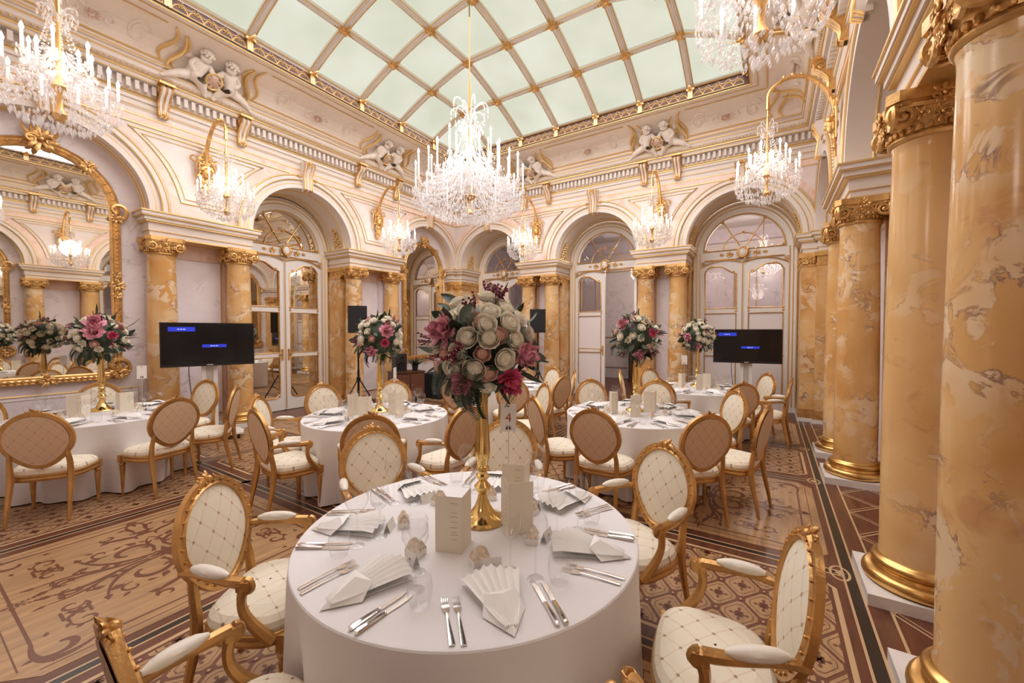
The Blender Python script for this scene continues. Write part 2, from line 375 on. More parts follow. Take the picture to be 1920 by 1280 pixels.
for x0, x1, tx in XI:
    for y0, y1, ty in YI:
        pl = rrect(x0, y0, x1, y1, .09); inn = rrect(x0 + .03, y0 + .03, x1 - .03, y1 - .03, .08)
        if tx == ty == 'P': panels.append((x0, y0, x1, y1)); continue
        ribbon(lines, [( (a[0] + b[0]) / 2, (a[1] + b[1]) / 2) for a, b in zip(pl, inn)], .028, .0012, 0, True)
        r = (x0 + .05, y0 + .05, x1 - .05, y1 - .05); dark.box((r[0], r[1], .0001), (r[2], r[3], .0003))
        cx, cy = (x0 + x1) / 2, (y0 + y1) / 2
        ni = int((x1 - x0) / PX) + 2; nj = int((y1 - y0) / PY) + 2
        for i in range(-ni, ni + 1):
            for j in range(-nj, nj + 1):
                if (i + j) % 2: continue
                px, py = cx + i * PX / 2, cy + j * PY / 2
                ins = r[0] + PX / 2 < px < r[2] - PX / 2 and r[1] + PY / 2 < py < r[3] - PY / 2
                if r[0] - PX / 2 < px < r[2] + PX / 2 and r[1] - PY / 2 < py < r[3] + PY / 2:
                    if ins: full.append((px, py))
                    else: tile_add(rest, px, py, r)
                nx, ny = px + PX / 2, py
                if r[0] < nx < r[2] and r[1] < ny < r[3]:
                    nodesm.add([(nx + .016 * cos(k * pi / 4), ny + .02 * sin(k * pi / 4), .0022) for k in range(8)], [tuple(range(8))], 0)
                    nodesm.add([(nx + .007 * cos(k * pi / 3), ny + .009 * sin(k * pi / 3), .0026) for k in range(6)], [tuple(range(6))], 1)
fw = V((-sin(R(32.4)), cos(R(32.4)))); rt = V((cos(R(32.4)), sin(R(32.4))))
TCS = [(-1.25, 1.585), (-3.85, 3.15), (-1.35, 4.85), (-6.6, 1.45), (-1.05, 7.5), (-4.05, 6.1)]
def show(p):
    q = V(p); d = q.dot(fw); l = q.dot(rt)
    if d < .8 or abs(l) > 1.3 * d or 1.735 / d * 765 > 700: return 99
    for c in TCS:
        if (V(c) - q).length < .72: return 50 + d
    return d
full.sort(key=show)
for p in full[:300]: obj('floor_tile', TILE, floor, (p[0], p[1], 0))
for p in full[300:]: tile_add(rest, *p)
tag(rest.build('edge_tiles', [WL, WD], floor, False), kind='stuff')
dark.build('tile_bed', [WD], floor, False); tag(nodesm.build('tile_joint_rings', [WD, WS], floor, False), kind='stuff')
# bands between the fields: ebony line with light stringing at both sides
def band(a, b, horiz, w=.05):
    for off, ww, m in ((0, w, 1), (w / 2 + .008, .014, 0), (-w / 2 - .008, .014, 0)):
        if horiz: lines.box((a[0], a[1] + off - ww / 2, 0), (b[0], a[1] + off + ww / 2, .0010), m)
        else: lines.box((a[0] + off - ww / 2, a[1], 0), (a[0] + off + ww / 2, b[1], .0010), m)
for (a, b) in zip(XI, XI[1:]): band(((a[1] + b[0]) / 2, -.2), ((a[1] + b[0]) / 2, 9.5), False)
for (a, b) in zip(YI, YI[1:]): band((-8.1, (a[1] + b[0]) / 2), (.45, (a[1] + b[0]) / 2), True)
band((.495, -2.5), (.495, 9.6), False, .06)
for y in (2.285, 3.685, 5.8, 7.325):   # oval emblems where the cross bands meet the border
    ribbon(lines, [(.44 + .055 * cos(k * pi / 12), y + .10 * sin(k * pi / 12)) for k in range(24)], .016, .0016, 0, True)
    for k in range(6): leaf2(lines, (.44, y), k * pi / 3 + .3, .04, .02, .0016, 0)
for y in range(-1, 18):               # lozenge border between the columns
    yy = y * .55 + .3
    for s_ in (-1, 1):
        ribbon(lines, [(.66, yy - s_ * .27), (1.15, yy + s_ * .27)], .012, .0012, 0)
        ribbon(lines, [(.66, yy - s_ * .27 + .05), (1.15, yy + s_ * .27 + .05)], .008, .0013, 0)
lines.box((.645, -2.5, 0), (.66, 9.5, .0011), 0)
lines.build('stringing_lines', [WS, WK], floor, False)
def scroll_mesh():
    m = MB(); z = .0022; WS_ = 1.7
    def mir(pts, w, leaves=()):
        for k in range(2):
            for sx in (1, -1):
                def T(p):
                    x, y = p[0] * sx, p[1]
                    return (x, y) if k == 0 else (-x, -y)
                ribbon(m, [T(p) for p in pts], [q * WS_ for q in w] if hasattr(w, '__len__') else w * WS_, z)
                for (p, a, l, ww) in leaves:
                    q = T(p); q2 = T((p[0] + cos(a), p[1] + sin(a))); leaf2(m, q, math.atan2(q2[1] - q[1], q2[0] - q[0]), l * 1.3, ww * 1.6, z + .0002)
    for k in range(8): leaf2(m, (0, 0), k * pi / 4, .13 if k % 2 == 0 else .09, .055, z)
    # large C scrolls round the centre
    mir(spiral(.20, .17, .15, .05, -2.4, 2.6, 22), (.010, .026, .012), [((.33, .10), .6, .07, .035), ((.28, .32), 1.4, .08, .04), ((.12, .31), 2.2, .06, .03)])
    mir(bez((.04, .06), (.05, .22), (.10, .36), (.34, .42), 14), (.012, .02, .008), [((.20, .40), 1.8, .07, .03), ((.34, .42), .2, .06, .03), ((.10, .25), 2.4, .06, .03)])
    mir(bez((.02, .12), (.0, .36), (.16, .40), (.05, .62), 16), (.012, .022, .010), [((.05, .62), 1.8, .07, .03), ((.06, .50), .4, .05, .025), ((.11, .44), .2, .05, .025)])
    mir(spiral(.07, .55, .07, .02, -1.2, 3.6, 14), (.008, .016, .006))
    # bar knots with loops either side
    mir(bez((.44, .06), (.56, .06), (.50, .22), (.62, .25), 12), (.010, .024, .010), [((.56, .2), 1.9, .06, .03)])
    mir(spiral(.64, .20, .05, .02, 1.6, 6.2, 12), (.008, .014, .006))
    mir([(.50, .08), (.50, -.08)], .012); mir([(.57, .08), (.57, -.08)], .012)
    mir([(.505, .05), (.565, -.05)], .016); mir(bez((.57, .05), (.66, .02), (.70, .10), (.80, .03), 12), (.008, .02, .006), [((.80, .03), -.4, .06, .03), ((.70, .07), 1.2, .05, .025)])
    # looped knots standing off the four diagonals, and fine tendrils between them
    mir(bez((.30, .52), (.44, .46), (.36, .66), (.50, .62), 14), (.008, .017, .008), [((.40, .57), 2.2, .05, .02), ((.50, .62), .5, .05, .02)])
    mir(spiral(.30, .58, .06, .02, -1.4, 4.4, 14), (.006, .012, .005)); mir(spiral(.53, .56, .065, .02, 1.8, -4.0, 14), (.006, .013, .005))
    mir([(.34, .52), (.46, .52)], .010); mir([(.34, .64), (.46, .64)], .010); mir([(.36, .55), (.44, .61)], .012); mir([(.36, .61), (.44, .55)], .012)
    mir(bez((.08, .05), (.22, .02), (.30, .08), (.40, .0), 14), (.006, .014, .005), [((.2, .04), 1.2, .05, .022), ((.28, .05), -.9, .05, .022), ((.33, .04), 1.0, .04, .02)])
    mir(spiral(.36, .30, .07, .015, 3.4, -2.2, 16), (.006, .013, .005), [((.42, .33), .9, .05, .02), ((.36, .23), -1.2, .05, .02)])
    mir(bez((.05, .30), (.14, .46), (.18, .52), (.16, .66), 12), (.006, .013, .005), [((.13, .47), .3, .05, .02), ((.16, .58), 2.6, .05, .02), ((.16, .66), 1.4, .06, .02)])
    for k in range(5): mir([(.02 + .0 * k, .66 + .025 * k), (.03, .672 + .025 * k)], .010)
    # frame line and corner flourishes
    for k in range(4):
        a = k * pi / 2; c, s_ = cos(a), sin(a); T = lambda p: (c * p[0] - s_ * p[1], s_ * p[0] + c * p[1])
        ribbon(m, [T((-.58, .79)), T((.58, .79))], .016, z); ribbon(m, [T((-.80, .865)), T((.80, .865))], .007, z)
        ribbon(m, [T(p) for p in spiral(.70, .70, .10, .03, .4, 4.6, 16)], (.018, .044, .018), z)
        ribbon(m, [T(p) for p in bez((.58, .79), (.70, .86), (.84, .84), (.79, .58), 16)], (.018, .05, .018), z)
        for p, b, l in (((.62, .60), 3.6, .06), ((.55, .73), 3.3, .05), ((.73, .55), -1.8, .05), ((.80, .74), .2, .05), ((.74, .80), 1.4, .05), ((0, .79), 1.57, .07), ((0, .79), -1.57, .07), ((0, .79), 0, .09), ((0, .79), pi, .09)):
            leaf2(m, T(p), a + b, l, .03, z)
    return m.mesh('scroll_inlay', [WD], smooth=False)
SCR = scroll_mesh()
for (x0, y0, x1, y1) in panels:
    m = MB(); m.prism(rrect(x0, y0, x1, y1, .13), .0001, .0016); ip = m.build('maple_panel', [WL], floor, False)
    o = obj('scroll_inlay', SCR, ip, ((x0 + x1) / 2, (y0 + y1) / 2, 0)); o.scale = ((x1 - x0) / 1.86, (y1 - y0) / 1.86, 1)
    if x0 < -4: o.rotation_euler[2] = 0
# ================================================================ WALLS
FR = {'left': ((XL, 0, 0), R(90)), 'back': ((0, YB, 0), 0), 'right': ((XR, 0, 0), R(-90)), 'front': ((0, YF, 0), pi)}
def at(side, u, d=0, z=0):
    (o, a) = FR[side]; return V((o[0] + u * cos(a) - d * sin(a), o[1] + u * sin(a) + d * cos(a), z))
def polar(c, r, a, d): return (c + r * cos(a), d, ZS + r * sin(a))
def ornament(mb, c, s, n=7, seed=0, m=0, fl=.5):
    """cluster of gilt leaves and two curls in the (u, z) plane, standing proud towards -d"""
    rd = random.Random(seed); T0 = mb.T.copy()
    for k in range(n):
        a = 2 * pi * k / n + rd.uniform(-.2, .2); l = s * rd.uniform(.8, 1.15)
        mb.T = T0 @ MX.Translation(c) @ MX.Rotation(-a, 4, 'Y') @ MX.Rotation(R(-18), 4, 'Z')
        mb.ell((l * .5, 0, 0), (l * .52, s * .16 * fl * 2, s * .2), 7, 4, m)
    mb.T = T0
    for sg in (1, -1):
        pts = [(c[0] + sg * (x), c[1] - s * .3, c[2] + z) for x, z in spiral(s * .45, -s * .1, s * .42, s * .08, 2.6, 2.6 - 7.5, 16)]
        mb.tube(pts, [s * .11 - s * .05 * i / 16 for i in range(17)], 5, m)
    mb.ell((c[0], c[1] - s * .3, c[2]), s * .2, 7, 5, m)
WALLS = {}
def make_wall(side, cs, u0, u1, kinds):
    (o, a) = FR[side]; m = MB(); n = 28; top = 4.87
    edges = [u0]
    for c in cs: edges += [c - RA, c + RA]
    edges.append(u1)
    for i in range(0, len(edges), 2):
        m.add([(edges[i], 0, 3.5), (edges[i + 1], 0, 3.5), (edges[i + 1], 0, top), (edges[i], 0, top)], [(0, 1, 2, 3)], 0)
    for c in cs:
        lo = [(c - RA * cos(pi * k / n), 0, ZS + RA * sin(pi * k / n)) for k in range(n + 1)]
        m.strip(lo, [(p[0], 0, top) for p in lo], 0)
    m.box((u0 - .3, .02, top), (u1 + .3, .3, 6.2), 0)                # backing behind the cornice
    wl = struct(m.build('wall_' + side, [PINKW], loc=o, rz=a, smooth=False)); WALLS[side] = wl
    for i, c in enumerate(cs):
        D = .30 if kinds[i] == 'niche' else .94
        m = MB()
        A = [polar(c, RA, pi * k / n, 0) for k in range(n + 1)]; B = [polar(c, RA, pi * k / n, D) for k in range(n + 1)]
        m.strip(A, B, 0)
        for d in ((.10, .2) if D < .5 else (.2, .62, .80)):
            m.tube([polar(c, RA - .005, pi * k / n, d) for k in range(n + 1)], .014, 5, 1)
        if D > .5:                                                # gilt foliage drops on the soffit
            for sg in (0, 1):
                for k in range(7):
                    an = .10 + .06 * k; an = an if sg else pi - an; p = polar(c, RA - .02, an, .40 + .03 * (k % 2 * 2 - 1)); m.ell(p, (.02, .04, .05), 6, 4, 1); [m.ell(polar(c, RA - .02, an + .02, .40 + q * (.11 - .012 * k)), (.018, .05, .028), 6, 4, 1) for q in (-1, 1)]
        m.build('arch_soffit', [CREAM if D > .5 else PINKW, GOLDT], wl)
        # archivolt
        m = MB(); prof = [(0, 0), (0, -.05), (.075, -.05), (.085, -.03), (.155, -.03), (.17, -.065), (.225, -.065), (.235, -.02), (.275, -.02), (.275, 0)]
        cl = lambda p: (min(max(p[0], u0 + .005), u1 - .005), p[1], p[2])
        for (r0, d0), (r1, d1) in zip(prof, prof[1:]):
            m.strip([cl(polar(c, RA + r0, pi * k / n, d0)) for k in range(n + 1)], [cl(polar(c, RA + r1, pi * k / n, d1)) for k in range(n + 1)], 0)
        for r, w_ in ((.082, .011), (.162, .011), (.238, .016)):
            m.tube([cl(polar(c, RA + r, pi * k / n, -.035 - (.02 if r > .1 else 0))) for k in range(n + 1)], w_, 5, 1)
        for k in range(int(n * 2.4)):
            an = pi * (k + .5) / (n * 2.4); p = polar(c, RA + .255, an, -.025)
            if u0 + .03 < p[0] < u1 - .03: m.ell(p, .014, 5, 3, 1)
        m.build('archivolt', [CREAM, GOLDT], wl)
        m = MB()
        m.strip([cl(polar(c, RA + .285, pi * k / n, -.006)) for k in range(n + 1)], [cl(polar(c, RA + .40, pi * k / n, -.006)) for k in range(n + 1)], 0)
        m.tube([cl(polar(c, RA + .405, pi * k / n, -.008)) for k in range(n + 1) if polar(c, RA + .405, pi * k / n, 0)[2] < 4.84], .009, 5, 1) if False else None
        m.build('rose_marble_ring', [PINK, GOLDT], wl)
        # keystone
        m = MB(); ks = [(-.05, 4.56, .075), (-.13, 4.60, .085), (-.12, 4.75, .09), (-.10, 4.88, .10), (-.16, 5.02, .115), (-.19, 5.08, .12), (-.15, 5.13, .12), (-.02, 5.15, .12)]
        for sg in (0,):
            L_ = [(c - w_, d, z) for d, z, w_ in ks]; R_ = [(c + w_, d, z) for d, z, w_ in ks]; m.strip(L_, R_, 0)
            m.strip(L_, [(p[0], 0, p[2]) for p in L_], 0); m.strip(R_, [(p[0], 0, p[2]) for p in R_], 0)
        for f in (-.92, -.4, .4, .92): m.tube([(c + w_ * f, d - .005, z) for d, z, w_ in ks[:-1]], .012, 5, 1)
        ornament(m, (c, -.17, 5.10), .085, 7, i, 1)
        for sg in (-1, 1): ornament(m, (c + sg * .17, -.06, 4.84), .06, 5, i + sg, 1)
        m.build('keystone', [CREAM, GOLD], wl)
    # piers, pilasters, entablature blocks
    for i in range(0, len(edges), 2):
        a0, b0 = edges[i], edges[i + 1]; end = i == 0 or i == len(edges) - 2
        lo = a0 if i else u0 - .02; hi = b0 if i < len(edges) - 2 else u1 + .02
        kl = kinds[i // 2 - 1] if i else None; kr = kinds[i // 2] if i < len(edges) - 2 else None
        m = MB(); m.box((lo - (.25 if not i else 0), .42, 0), (hi + (.25 if hi > b0 else 0), 1.15, ZE), 0)
        if not end:
            m.box((lo + .36, .40, .25), (hi - .36, .43, 2.95), 1)
            for p in ((lo + .36, hi - .36),):
                m.tube([(p[0], .395, .25), (p[1], .395, .25), (p[1], .395, 2.95), (p[0], .395, 2.95)], .012, 4, 2, True)
        m.build('pier', [PINK, LAV, GOLDT], wl, False)
        for s_, e, on in ((lo, lo + .28, i > 0), (hi - .28, hi, i < len(edges) - 2)):
            if end: s_, e = (hi - .30, hi + .02) if i == 0 else (lo - .02, lo + .30)
            if not on: continue
            if not end: s_, e = s_ - .012 * (s_ == lo), e + .012 * (e == hi)
            dd = -.02 if end else .36
            m = MB(); m.box((s_, dd, .24), (e, .93, 2.95), 0); m.box((s_ - .02, dd - .025, .07), (e + .02, .95, .16), 1); m.box((s_ - .01, dd - .012, .16), (e + .01, .94, .24), 1); m.box((s_ - .03, dd - .035, 0), (e + .03, .96, .07), 2)
            m.box((s_ - .01, dd - .01, 2.95), (e + .01, .94, 3.0), 1); m.box((s_ - .035, dd - .035, 3.12), (e + .035, .96, ZE), 1)
            m.box((s_, dd, 3.0), (e, .93, 3.12), 1)
            for q in (s_ + .06, e - .06): m.tube([(q + x, dd - .03, 3.06 + z) for x, z in spiral(0, 0, .07, .012, pi / 2, pi / 2 - 11, 24)], .015, 5, 1)
            for k in range(5): ornament(m, (s_ + (e - s_) * (k + .5) / 5, dd - .02, 3.06), .08, 7, k, 1)
            for k in range(4): ornament(m, (s_ + (-.0), dd + .1 + .2 * k, 3.06), .05, 5, k, 1)
            m.build('pilaster', [OCH, GOLD, STONE], wl, False)
        m = MB(); e = .05
        for z0, z1, q, mi in ((ZE, 3.225, .0, 1), (3.225, 3.29, -.005, 0), (3.29, 3.30, .012, 1), (3.30, 3.42, .01, 0), (3.42, 3.445, .05, 1), (3.445, 3.50, .07, 0), (3.50, 3.515, .10, 1), (3.515, 3.565, .11, 0), (3.565, 3.585, .125, 1)):
            m.box((lo - (0 if not i else q + .0), -q, z0), (hi + (0 if hi > b0 else q), 1.0, z1), mi)
        m.build('entablature', [CREAM, GOLDT], wl, False)
    # rose band with gilt edges under the cornice, spandrel frames
    m = MB(); m.box((u0, -.012, 4.87), (u1, .02, 4.985), 0)
    for z in (4.865, 4.988): m.box((u0, -.022, z - .008), (u1, 0, z + .008), 1)
    m.build('rose_marble_band', [PINK, GOLDT], wl, False)
    for c1, c2 in zip(cs, cs[1:]):
        m = MB(); r = RA + .43; mid = (c1 + c2) / 2; zt = 4.80
        a1 = math.asin(min(1, (zt - ZS) / r)); hw = mid - c1
        P = [(c1 + r * cos(t), -.012, ZS + r * sin(t)) for t in [a1 + (.16 - a1) * k / 14 for k in range(15)] if c1 + r * cos(t) < mid - .02]
        P = P + [(2 * mid - p[0], p[1], p[2]) for p in reversed(P)]
        m.tube(P, .011, 5, 0, True); m.tube([(mid + (p[0] - mid) * .84, -.012, 4.3 + (p[2] - 4.3) * .86) for p in P], .006, 4, 0, True)
        m.build('spandrel_moulding', [GOLDT], wl)
    return wl
make_wall('left', UL, YF, YB, ('niche', 'door', 'niche'))
make_wall('back', UB, XL, XR, ('door', 'door', 'door'))
make_wall('right', tuple(-y for y in reversed(UL)), -YB, -YF, ('niche', 'door', 'niche'))
# niche walls behind the mirrors
for side, c in (('left', UL[0]), ('left', UL[2]), ('right', -UL[0]), ('right', -UL[2])):
    m = MB(); m.box((c - RA - .4, .30, 0), (c + RA + .4, .45, 4.75), 0)
    for z0, z1, ww in ((.16, .86, .95),):
        for k, q in ((0, 0), (.05, 1)):
            m.tube([(c - ww + k, .295, z0 + k), (c + ww - k, .295, z0 + k), (c + ww - k, .295, z1 - k), (c - ww + k, .295, z1 - k)], .012 - .004 * q, 4, 2 - q, True)
    m.box((c - RA - .3, .26, 0), (c + RA + .3, .31, .12), 1)
    m.build('niche_panel', [LAV, WHITEP, GOLDT], WALLS[side], False)
# plain shells: behind the right doors, the front wall beside and behind the camera
m = MB(); m.box((1.95, 0, 0), (8.6, .3, 6.3)); m.box((-.9, 0, 4.75), (1.95, .3, 6.3)); struct(m.build('wall_front', [PINKW], loc=(0, YF, 0), rz=pi, smooth=False))
m = MB(); m.box((-9.4, -3.0, 0), (2.6, -2.8, 6)); struct(m.build('wall_rear', [PINKW], smooth=False))
m = MB(); m.box((2.3, -2.8, 0), (2.5, 16, 6.2)); struct(m.build('wall_aisle', [LAV], smooth=False))
m = MB(); m.box((-9.35, -2.8, 0), (-9.25, 10.6, 6.2)); struct(m.build('wall_outer', [LAV], smooth=False))
m = MB(); m.box((1.0, -2.8, 4.9), (2.3, 10.7, 5.0)); struct(m.build('trim_1', [CREAM], smooth=False))
# next room behind the back doors
m = MB(); m.box((-9.3, 14.8, 0), (2.3, 15, 6)); nr = struct(m.build('wall_far', [LAV], smooth=False))
m = MB(); m.box((-9.4, 10.8, 0), (-9.25, 15, 6)); m.build('side_wall', [LAV], nr, False)
m = MB(); m.box((-9.4, 10.75, 5.0), (2.3, 15, 5.1)); m.build('ceiling_slab', [CREAM], nr, False)
m = MB()
for u in (-7.2, -4.6, -2.0, .6):
    m.box((u - 1.0, 14.76, .4), (u + 1.0, 14.8, 1.2), 0)
    for z0, z1 in ((1.5, 3.9), (.4, 1.2)): m.tube([(u - 1, 14.78, z0), (u + 1, 14.78, z0), (u + 1, 14.78, z1), (u - 1, 14.78, z1)], .025, 4, 1, True)
m.box((-9.25, 14.6, 4.3), (2.3, 14.8, 4.5), 2); m.build('wall_panelling', [LAV, GOLDT, CREAM], nr, False)
# ================================================================ CORNICE, COVE, GLAZED CEILING
def rectpt(p, z): return [(XL + p, YF + p, z), (XR - p, YF + p, z), (XR - p, YB - p, z), (XL + p, YB - p, z)]
def ring(mb, prof, mats):
    for ((p0, z0), (p1, z1)), mi in zip(zip(prof, prof[1:]), mats):
        a, b = rectpt(p0, z0), rectpt(p1, z1)
        mb.add(a + b, [(k, (k + 1) % 4, 4 + (k + 1) % 4, 4 + k) for k in range(4)], mi)
def ringtube(mb, p, z, r, m=0): mb.tube(rectpt(p, z), r, 6, m, True)
m = MB()
ring(m, [(.0, 4.985), (.02, 5.0), (.02, 5.20), (.05, 5.20), (.05, 5.26), (.03, 5.27), (.05, 5.31), (.05, 5.46), (.16, 5.47), (.19, 5.52), (.19, 5.56), (.25, 5.60), (.27, 5.66), (.25, 5.70), (.25, 5.73)], [0] * 5 + [0] * 9)
for p, z, r in ((.05, 5.10, .008), (.055, 5.265, .016), (.055, 5.30, .010), (.165, 5.475, .009), (.2, 5.54, .02), (.275, 5.665, .012)): ringtube(m, p, z, r, 1)
cor = struct(m.build('trim_2', [CREAM, GOLDT]))
m = MB(); dm = MB()
for k in range(int((XR - XL) / .1)): dm.box((XL + .05 + k * .1, YB - .13, 5.325), (XL + .10 + k * .1, YB - .04, 5.45)); dm.box((XL + .05 + k * .1, YF + .04, 5.325), (XL + .10 + k * .1, YF + .13, 5.45))
for k in range(int((YB - YF) / .1)): dm.box((XL + .04, YF + .05 + k * .1, 5.325), (XL + .13, YF + .10 + k * .1, 5.45)); dm.box((XR - .13, YF + .05 + k * .1, 5.325), (XR - .04, YF + .10 + k * .1, 5.45))
tag(dm.build('dentils', [CREAM], cor, False), kind='stuff')
bd = MB()
for k in range(int((XR - XL) / .06)): bd.ell((XL + .2 + k * .06, YB - .225, 5.585), (.022, .016, .016), 5, 3)
for k in range(int((YB - YF) / .06)): bd.ell((XL + .225, YF + .2 + k * .06, 5.585), (.016, .022, .016), 5, 3); bd.ell((XR - .225, YF + .2 + k * .06, 5.585), (.016, .022, .016), 5, 3)
tag(bd.build('bead_moulding', [GOLDT], cor), kind='stuff')
# corbels
m = MB(); pr = [(-.06, 5.04), (-.10, 5.06), (-.09, 5.14), (-.10, 5.22), (-.17, 5.32), (-.25, 5.38), (-.27, 5.44), (-.22, 5.49), (-.02, 5.49)]
Lp = [(-.07 + .015 * (z < 5.2), d, z) for d, z in pr]; Rp = [(-p[0], p[1], p[2]) for p in Lp]
m.strip(Lp, Rp, 0); m.strip(Lp, [(p[0], 0, p[2]) for p in Lp], 1); m.strip(Rp, [(p[0], 0, p[2]) for p in Rp], 1)
for f in (-.95, 0, .95): m.tube([(p[0] * -f, p[1] - .004, p[2]) for p in Lp], .014, 5, 1)
m.box((-.10, -.29, 5.485), (.10, 0, 5.52), 1); ornament(m, (0, -.11, 5.07), .06, 6, 1, 1)
for sg in (-1, 1): m.tube([(sg * .075, -.19 - y, 5.40 + z) for y, z in spiral(0, 0, .055, .012, 0, 8, 14)], .012, 5, 1)
CORB = m.mesh('corbel', [WHITEP, GOLD])
def cove(side, u, t, off=0):
    p = .25 + .84 * (1 - cos(t * pi / 2)) + off * .4; z = 5.73 + .40 * sin(t * pi / 2) - off
    return (u, -p, z)
PIERS = {'left': [(UL[0] + UL[1]) / 2, (UL[1] + UL[2]) / 2], 'back': [(UB[0] + UB[1]) / 2, (UB[1] + UB[2]) / 2], 'right': [-(UL[1] + UL[2]) / 2, -(UL[0] + UL[1]) / 2]}
HALF = {'left': 1.78 - HC, 'right': 1.78 - HC, 'back': 1.575 - HC}
for sd, ps in PIERS.items():
    for u in ps:
        for sg in (-1, 1): obj('corbel', CORB, cor, at(sd, u + sg * HALF[sd]), FR[sd][1])
# cove
m = MB(); N = 10; pf = [(.25 + .84 * (1 - cos(k / N * pi / 2)), 5.73 + .40 * sin(k / N * pi / 2)) for k in range(N + 1)]
ring(m, pf + [(1.09, 6.15), (1.11, 6.15), (1.11, 6.36), (1.16, 6.36)], [0] * N + [1, 1, 2, 1])
for p, z, r, mi in ((1.085, 6.135, .018, 3), (1.10, 6.15, .010, 4), (1.095, 6.165, .016, 1), (1.10, 6.345, .014, 3), (.30, 5.745, .012, 3), (.98, 6.118, .008, 3)): ringtube(m, p, z, r, mi)
ceil = struct(m.build('ceiling', [CREAMC, WHITEP, WOODD, GOLDT, BLK]))
def frame_line(sd, ua, ub):
    """gilt frame of a cove panel between two figure groups, with scrolled ends, and stucco swirls inside"""
    m = MB(); t0, t1 = .16, .80; n = 12
    low = [cove(sd, ua + (ub - ua) * k / n, t0, .012) for k in range(n + 1)]; hi = [cove(sd, ua + .10 + (ub - ua - .2) * k / n, t1, .012) for k in range(n + 1)]
    m.tube(low, .014, 5, 0); m.tube(hi, .010, 5, 0)
    for e, sg in ((ua, 1), (ub, -1)):
        for off, rr in ((0, .020), (-.17, .022)):
            m.tube([cove(sd, e + sg * (off + .05 * sin(t * 6.3) * 1.4), t0 + (t1 - t0) * t - .06 * (off < 0), .015) for t in [k / 14 for k in range(15)]], [rr * (.6 + .7 * sin(pi * k / 14)) for k in range(15)], 5, 0)
    c = (ua + ub) / 2; L_ = ub - ua
    for fx in (-.3, .3):
        for rr in (.10, .16):
            m.tube([cove(sd, c + fx * L_ + x, .45 + y * 1.5, .004) for x, y in spiral(0, 0, rr, .02, fx, fx + 8, 22)], .012, 4, 1)
    o = cove(sd, c, .42, .03); ornament(m, o, .09, 9, 3, 2); m.ell(o, (.06, .03, .05), 8, 5, 1)
    for sg in (-1, 1):
        m.tube([cove(sd, c + sg * x, .42 + y, .01) for x, y in spiral(.16, 0, .1, .02, 2.5, -4, 18)], .012, 4, 1)
    o_ = m.build('cove_panel', [GOLDT, PLAST, simple('x', (.5, .3, .2)) if 'stucco_brown' in MT else simple('stucco_brown', (.62, .43, .32), .5)], ceil, loc=FR[sd][0], rz=FR[sd][1])
for sd in ('left', 'back', 'right'):
    a, b = PIERS[sd]; u0, u1 = (YF, YB) if sd == 'left' else (XL, XR) if sd == 'back' else (-YB, -YF)
    g = .62 if sd != 'back' else .52
    for x0, x1 in ((u0 + .75, a - g), (a + g, b - g), (b + g, u1 - .75)): frame_line(sd, x0, x1)
# glazed vault
NX, NY = 7, 7; GX0, GX1, GY0, GY1 = XL + 1.10, XR - 1.14, YF + 1.10, YB - 1.08
GXs = [GX0 + (GX1 - GX0) * i / NX for i in range(NX + 1)]; GYs = [GY0 + (GY1 - GY0) * i / NY for i in range(NY + 1)]
def vz(x, y):
    sx = min(x - GX0, GX1 - x) / (GX1 - GX0) * NX; sy = min(y - GY0, GY1 - y) / (GY1 - GY0) * NY
    s = max(0, min(sx, sy)); return 6.37 + .83 * (1 - (1 - s / 3.6) ** 2)
for i in range(NX):
    for j in range(NY):
        m = MB(); x0, x1, y0, y1 = GXs[i], GXs[i + 1], GYs[j], GYs[j + 1]; g = .035
        m.grid(lambda a, b: (x0 + g + (x1 - x0 - 2 * g) * a, y0 + g + (y1 - y0 - 2 * g) * b, vz(x0 + (x1 - x0) * a, y0 + (y1 - y0) * b) + .035), 6, 6)
        m.build('glass_pane', [PANEM], ceil)
def bar(pts, name):
    m = MB()
    sec = [(-.5, -.045), (.35, -.045), (.35, -.018), (.9, -.014), (.9, .014), (.35, .018), (.35, .045), (-.5, .045)]
    m.tube(pts, .062, m=0, up=(0, 0, -1), sec=[(a, c * 22) for a, c in sec])
    P = [V(p) for p in pts]
    side = V((0, 1, 0)) if abs(P[-1].x - P[0].x) > abs(P[-1].y - P[0].y) else V((1, 0, 0))
    for sg in (-1, 1): m.tube([p + side * sg * .056 - V((0, 0, .022)) for p in P], .010, 5, 1)
    m.tube([p - V((0, 0, .056)) for p in P], .005, 5, 2)
    m.build(name, [WHITEP, GOLDT, GREYM], ceil)
ns = 5
for i in range(NX + 1):
    x = GXs[i]; bar([(x, GY0 + (GY1 - GY0) * k / (NY * ns), vz(x, GY0 + (GY1 - GY0) * k / (NY * ns))) for k in range(NY * ns + 1)], 'glazing_bar')
for j in range(NY + 1):
    y = GYs[j]; bar([(GX0 + (GX1 - GX0) * k / (NX * ns), y, vz(GX0 + (GX1 - GX0) * k / (NX * ns), y)) for k in range(NX * ns + 1)], 'glazing_bar')
m = MB(); m.lathe([(0, -.05), (.03, -.045), (.045, -.02), (.075, -.01), (.08, .02), (.05, .05)], 10)
for k in range(4):
    a = k * pi / 2
    for j in range(3): m.ell(((.085 + .045 * j) * cos(a), (.085 + .045 * j) * sin(a), .01), (.034 - .007 * j, .034 - .007 * j, .025), 6, 4)
    m.ell((.07 * cos(a + pi / 4), .07 * sin(a + pi / 4), 0), .03, 6, 4)
ROS = m.mesh('rosette', [GOLD])
for x in GXs:
    for y in GYs: obj('rosette', ROS, ceil, (x, y, vz(x, y) - .055))
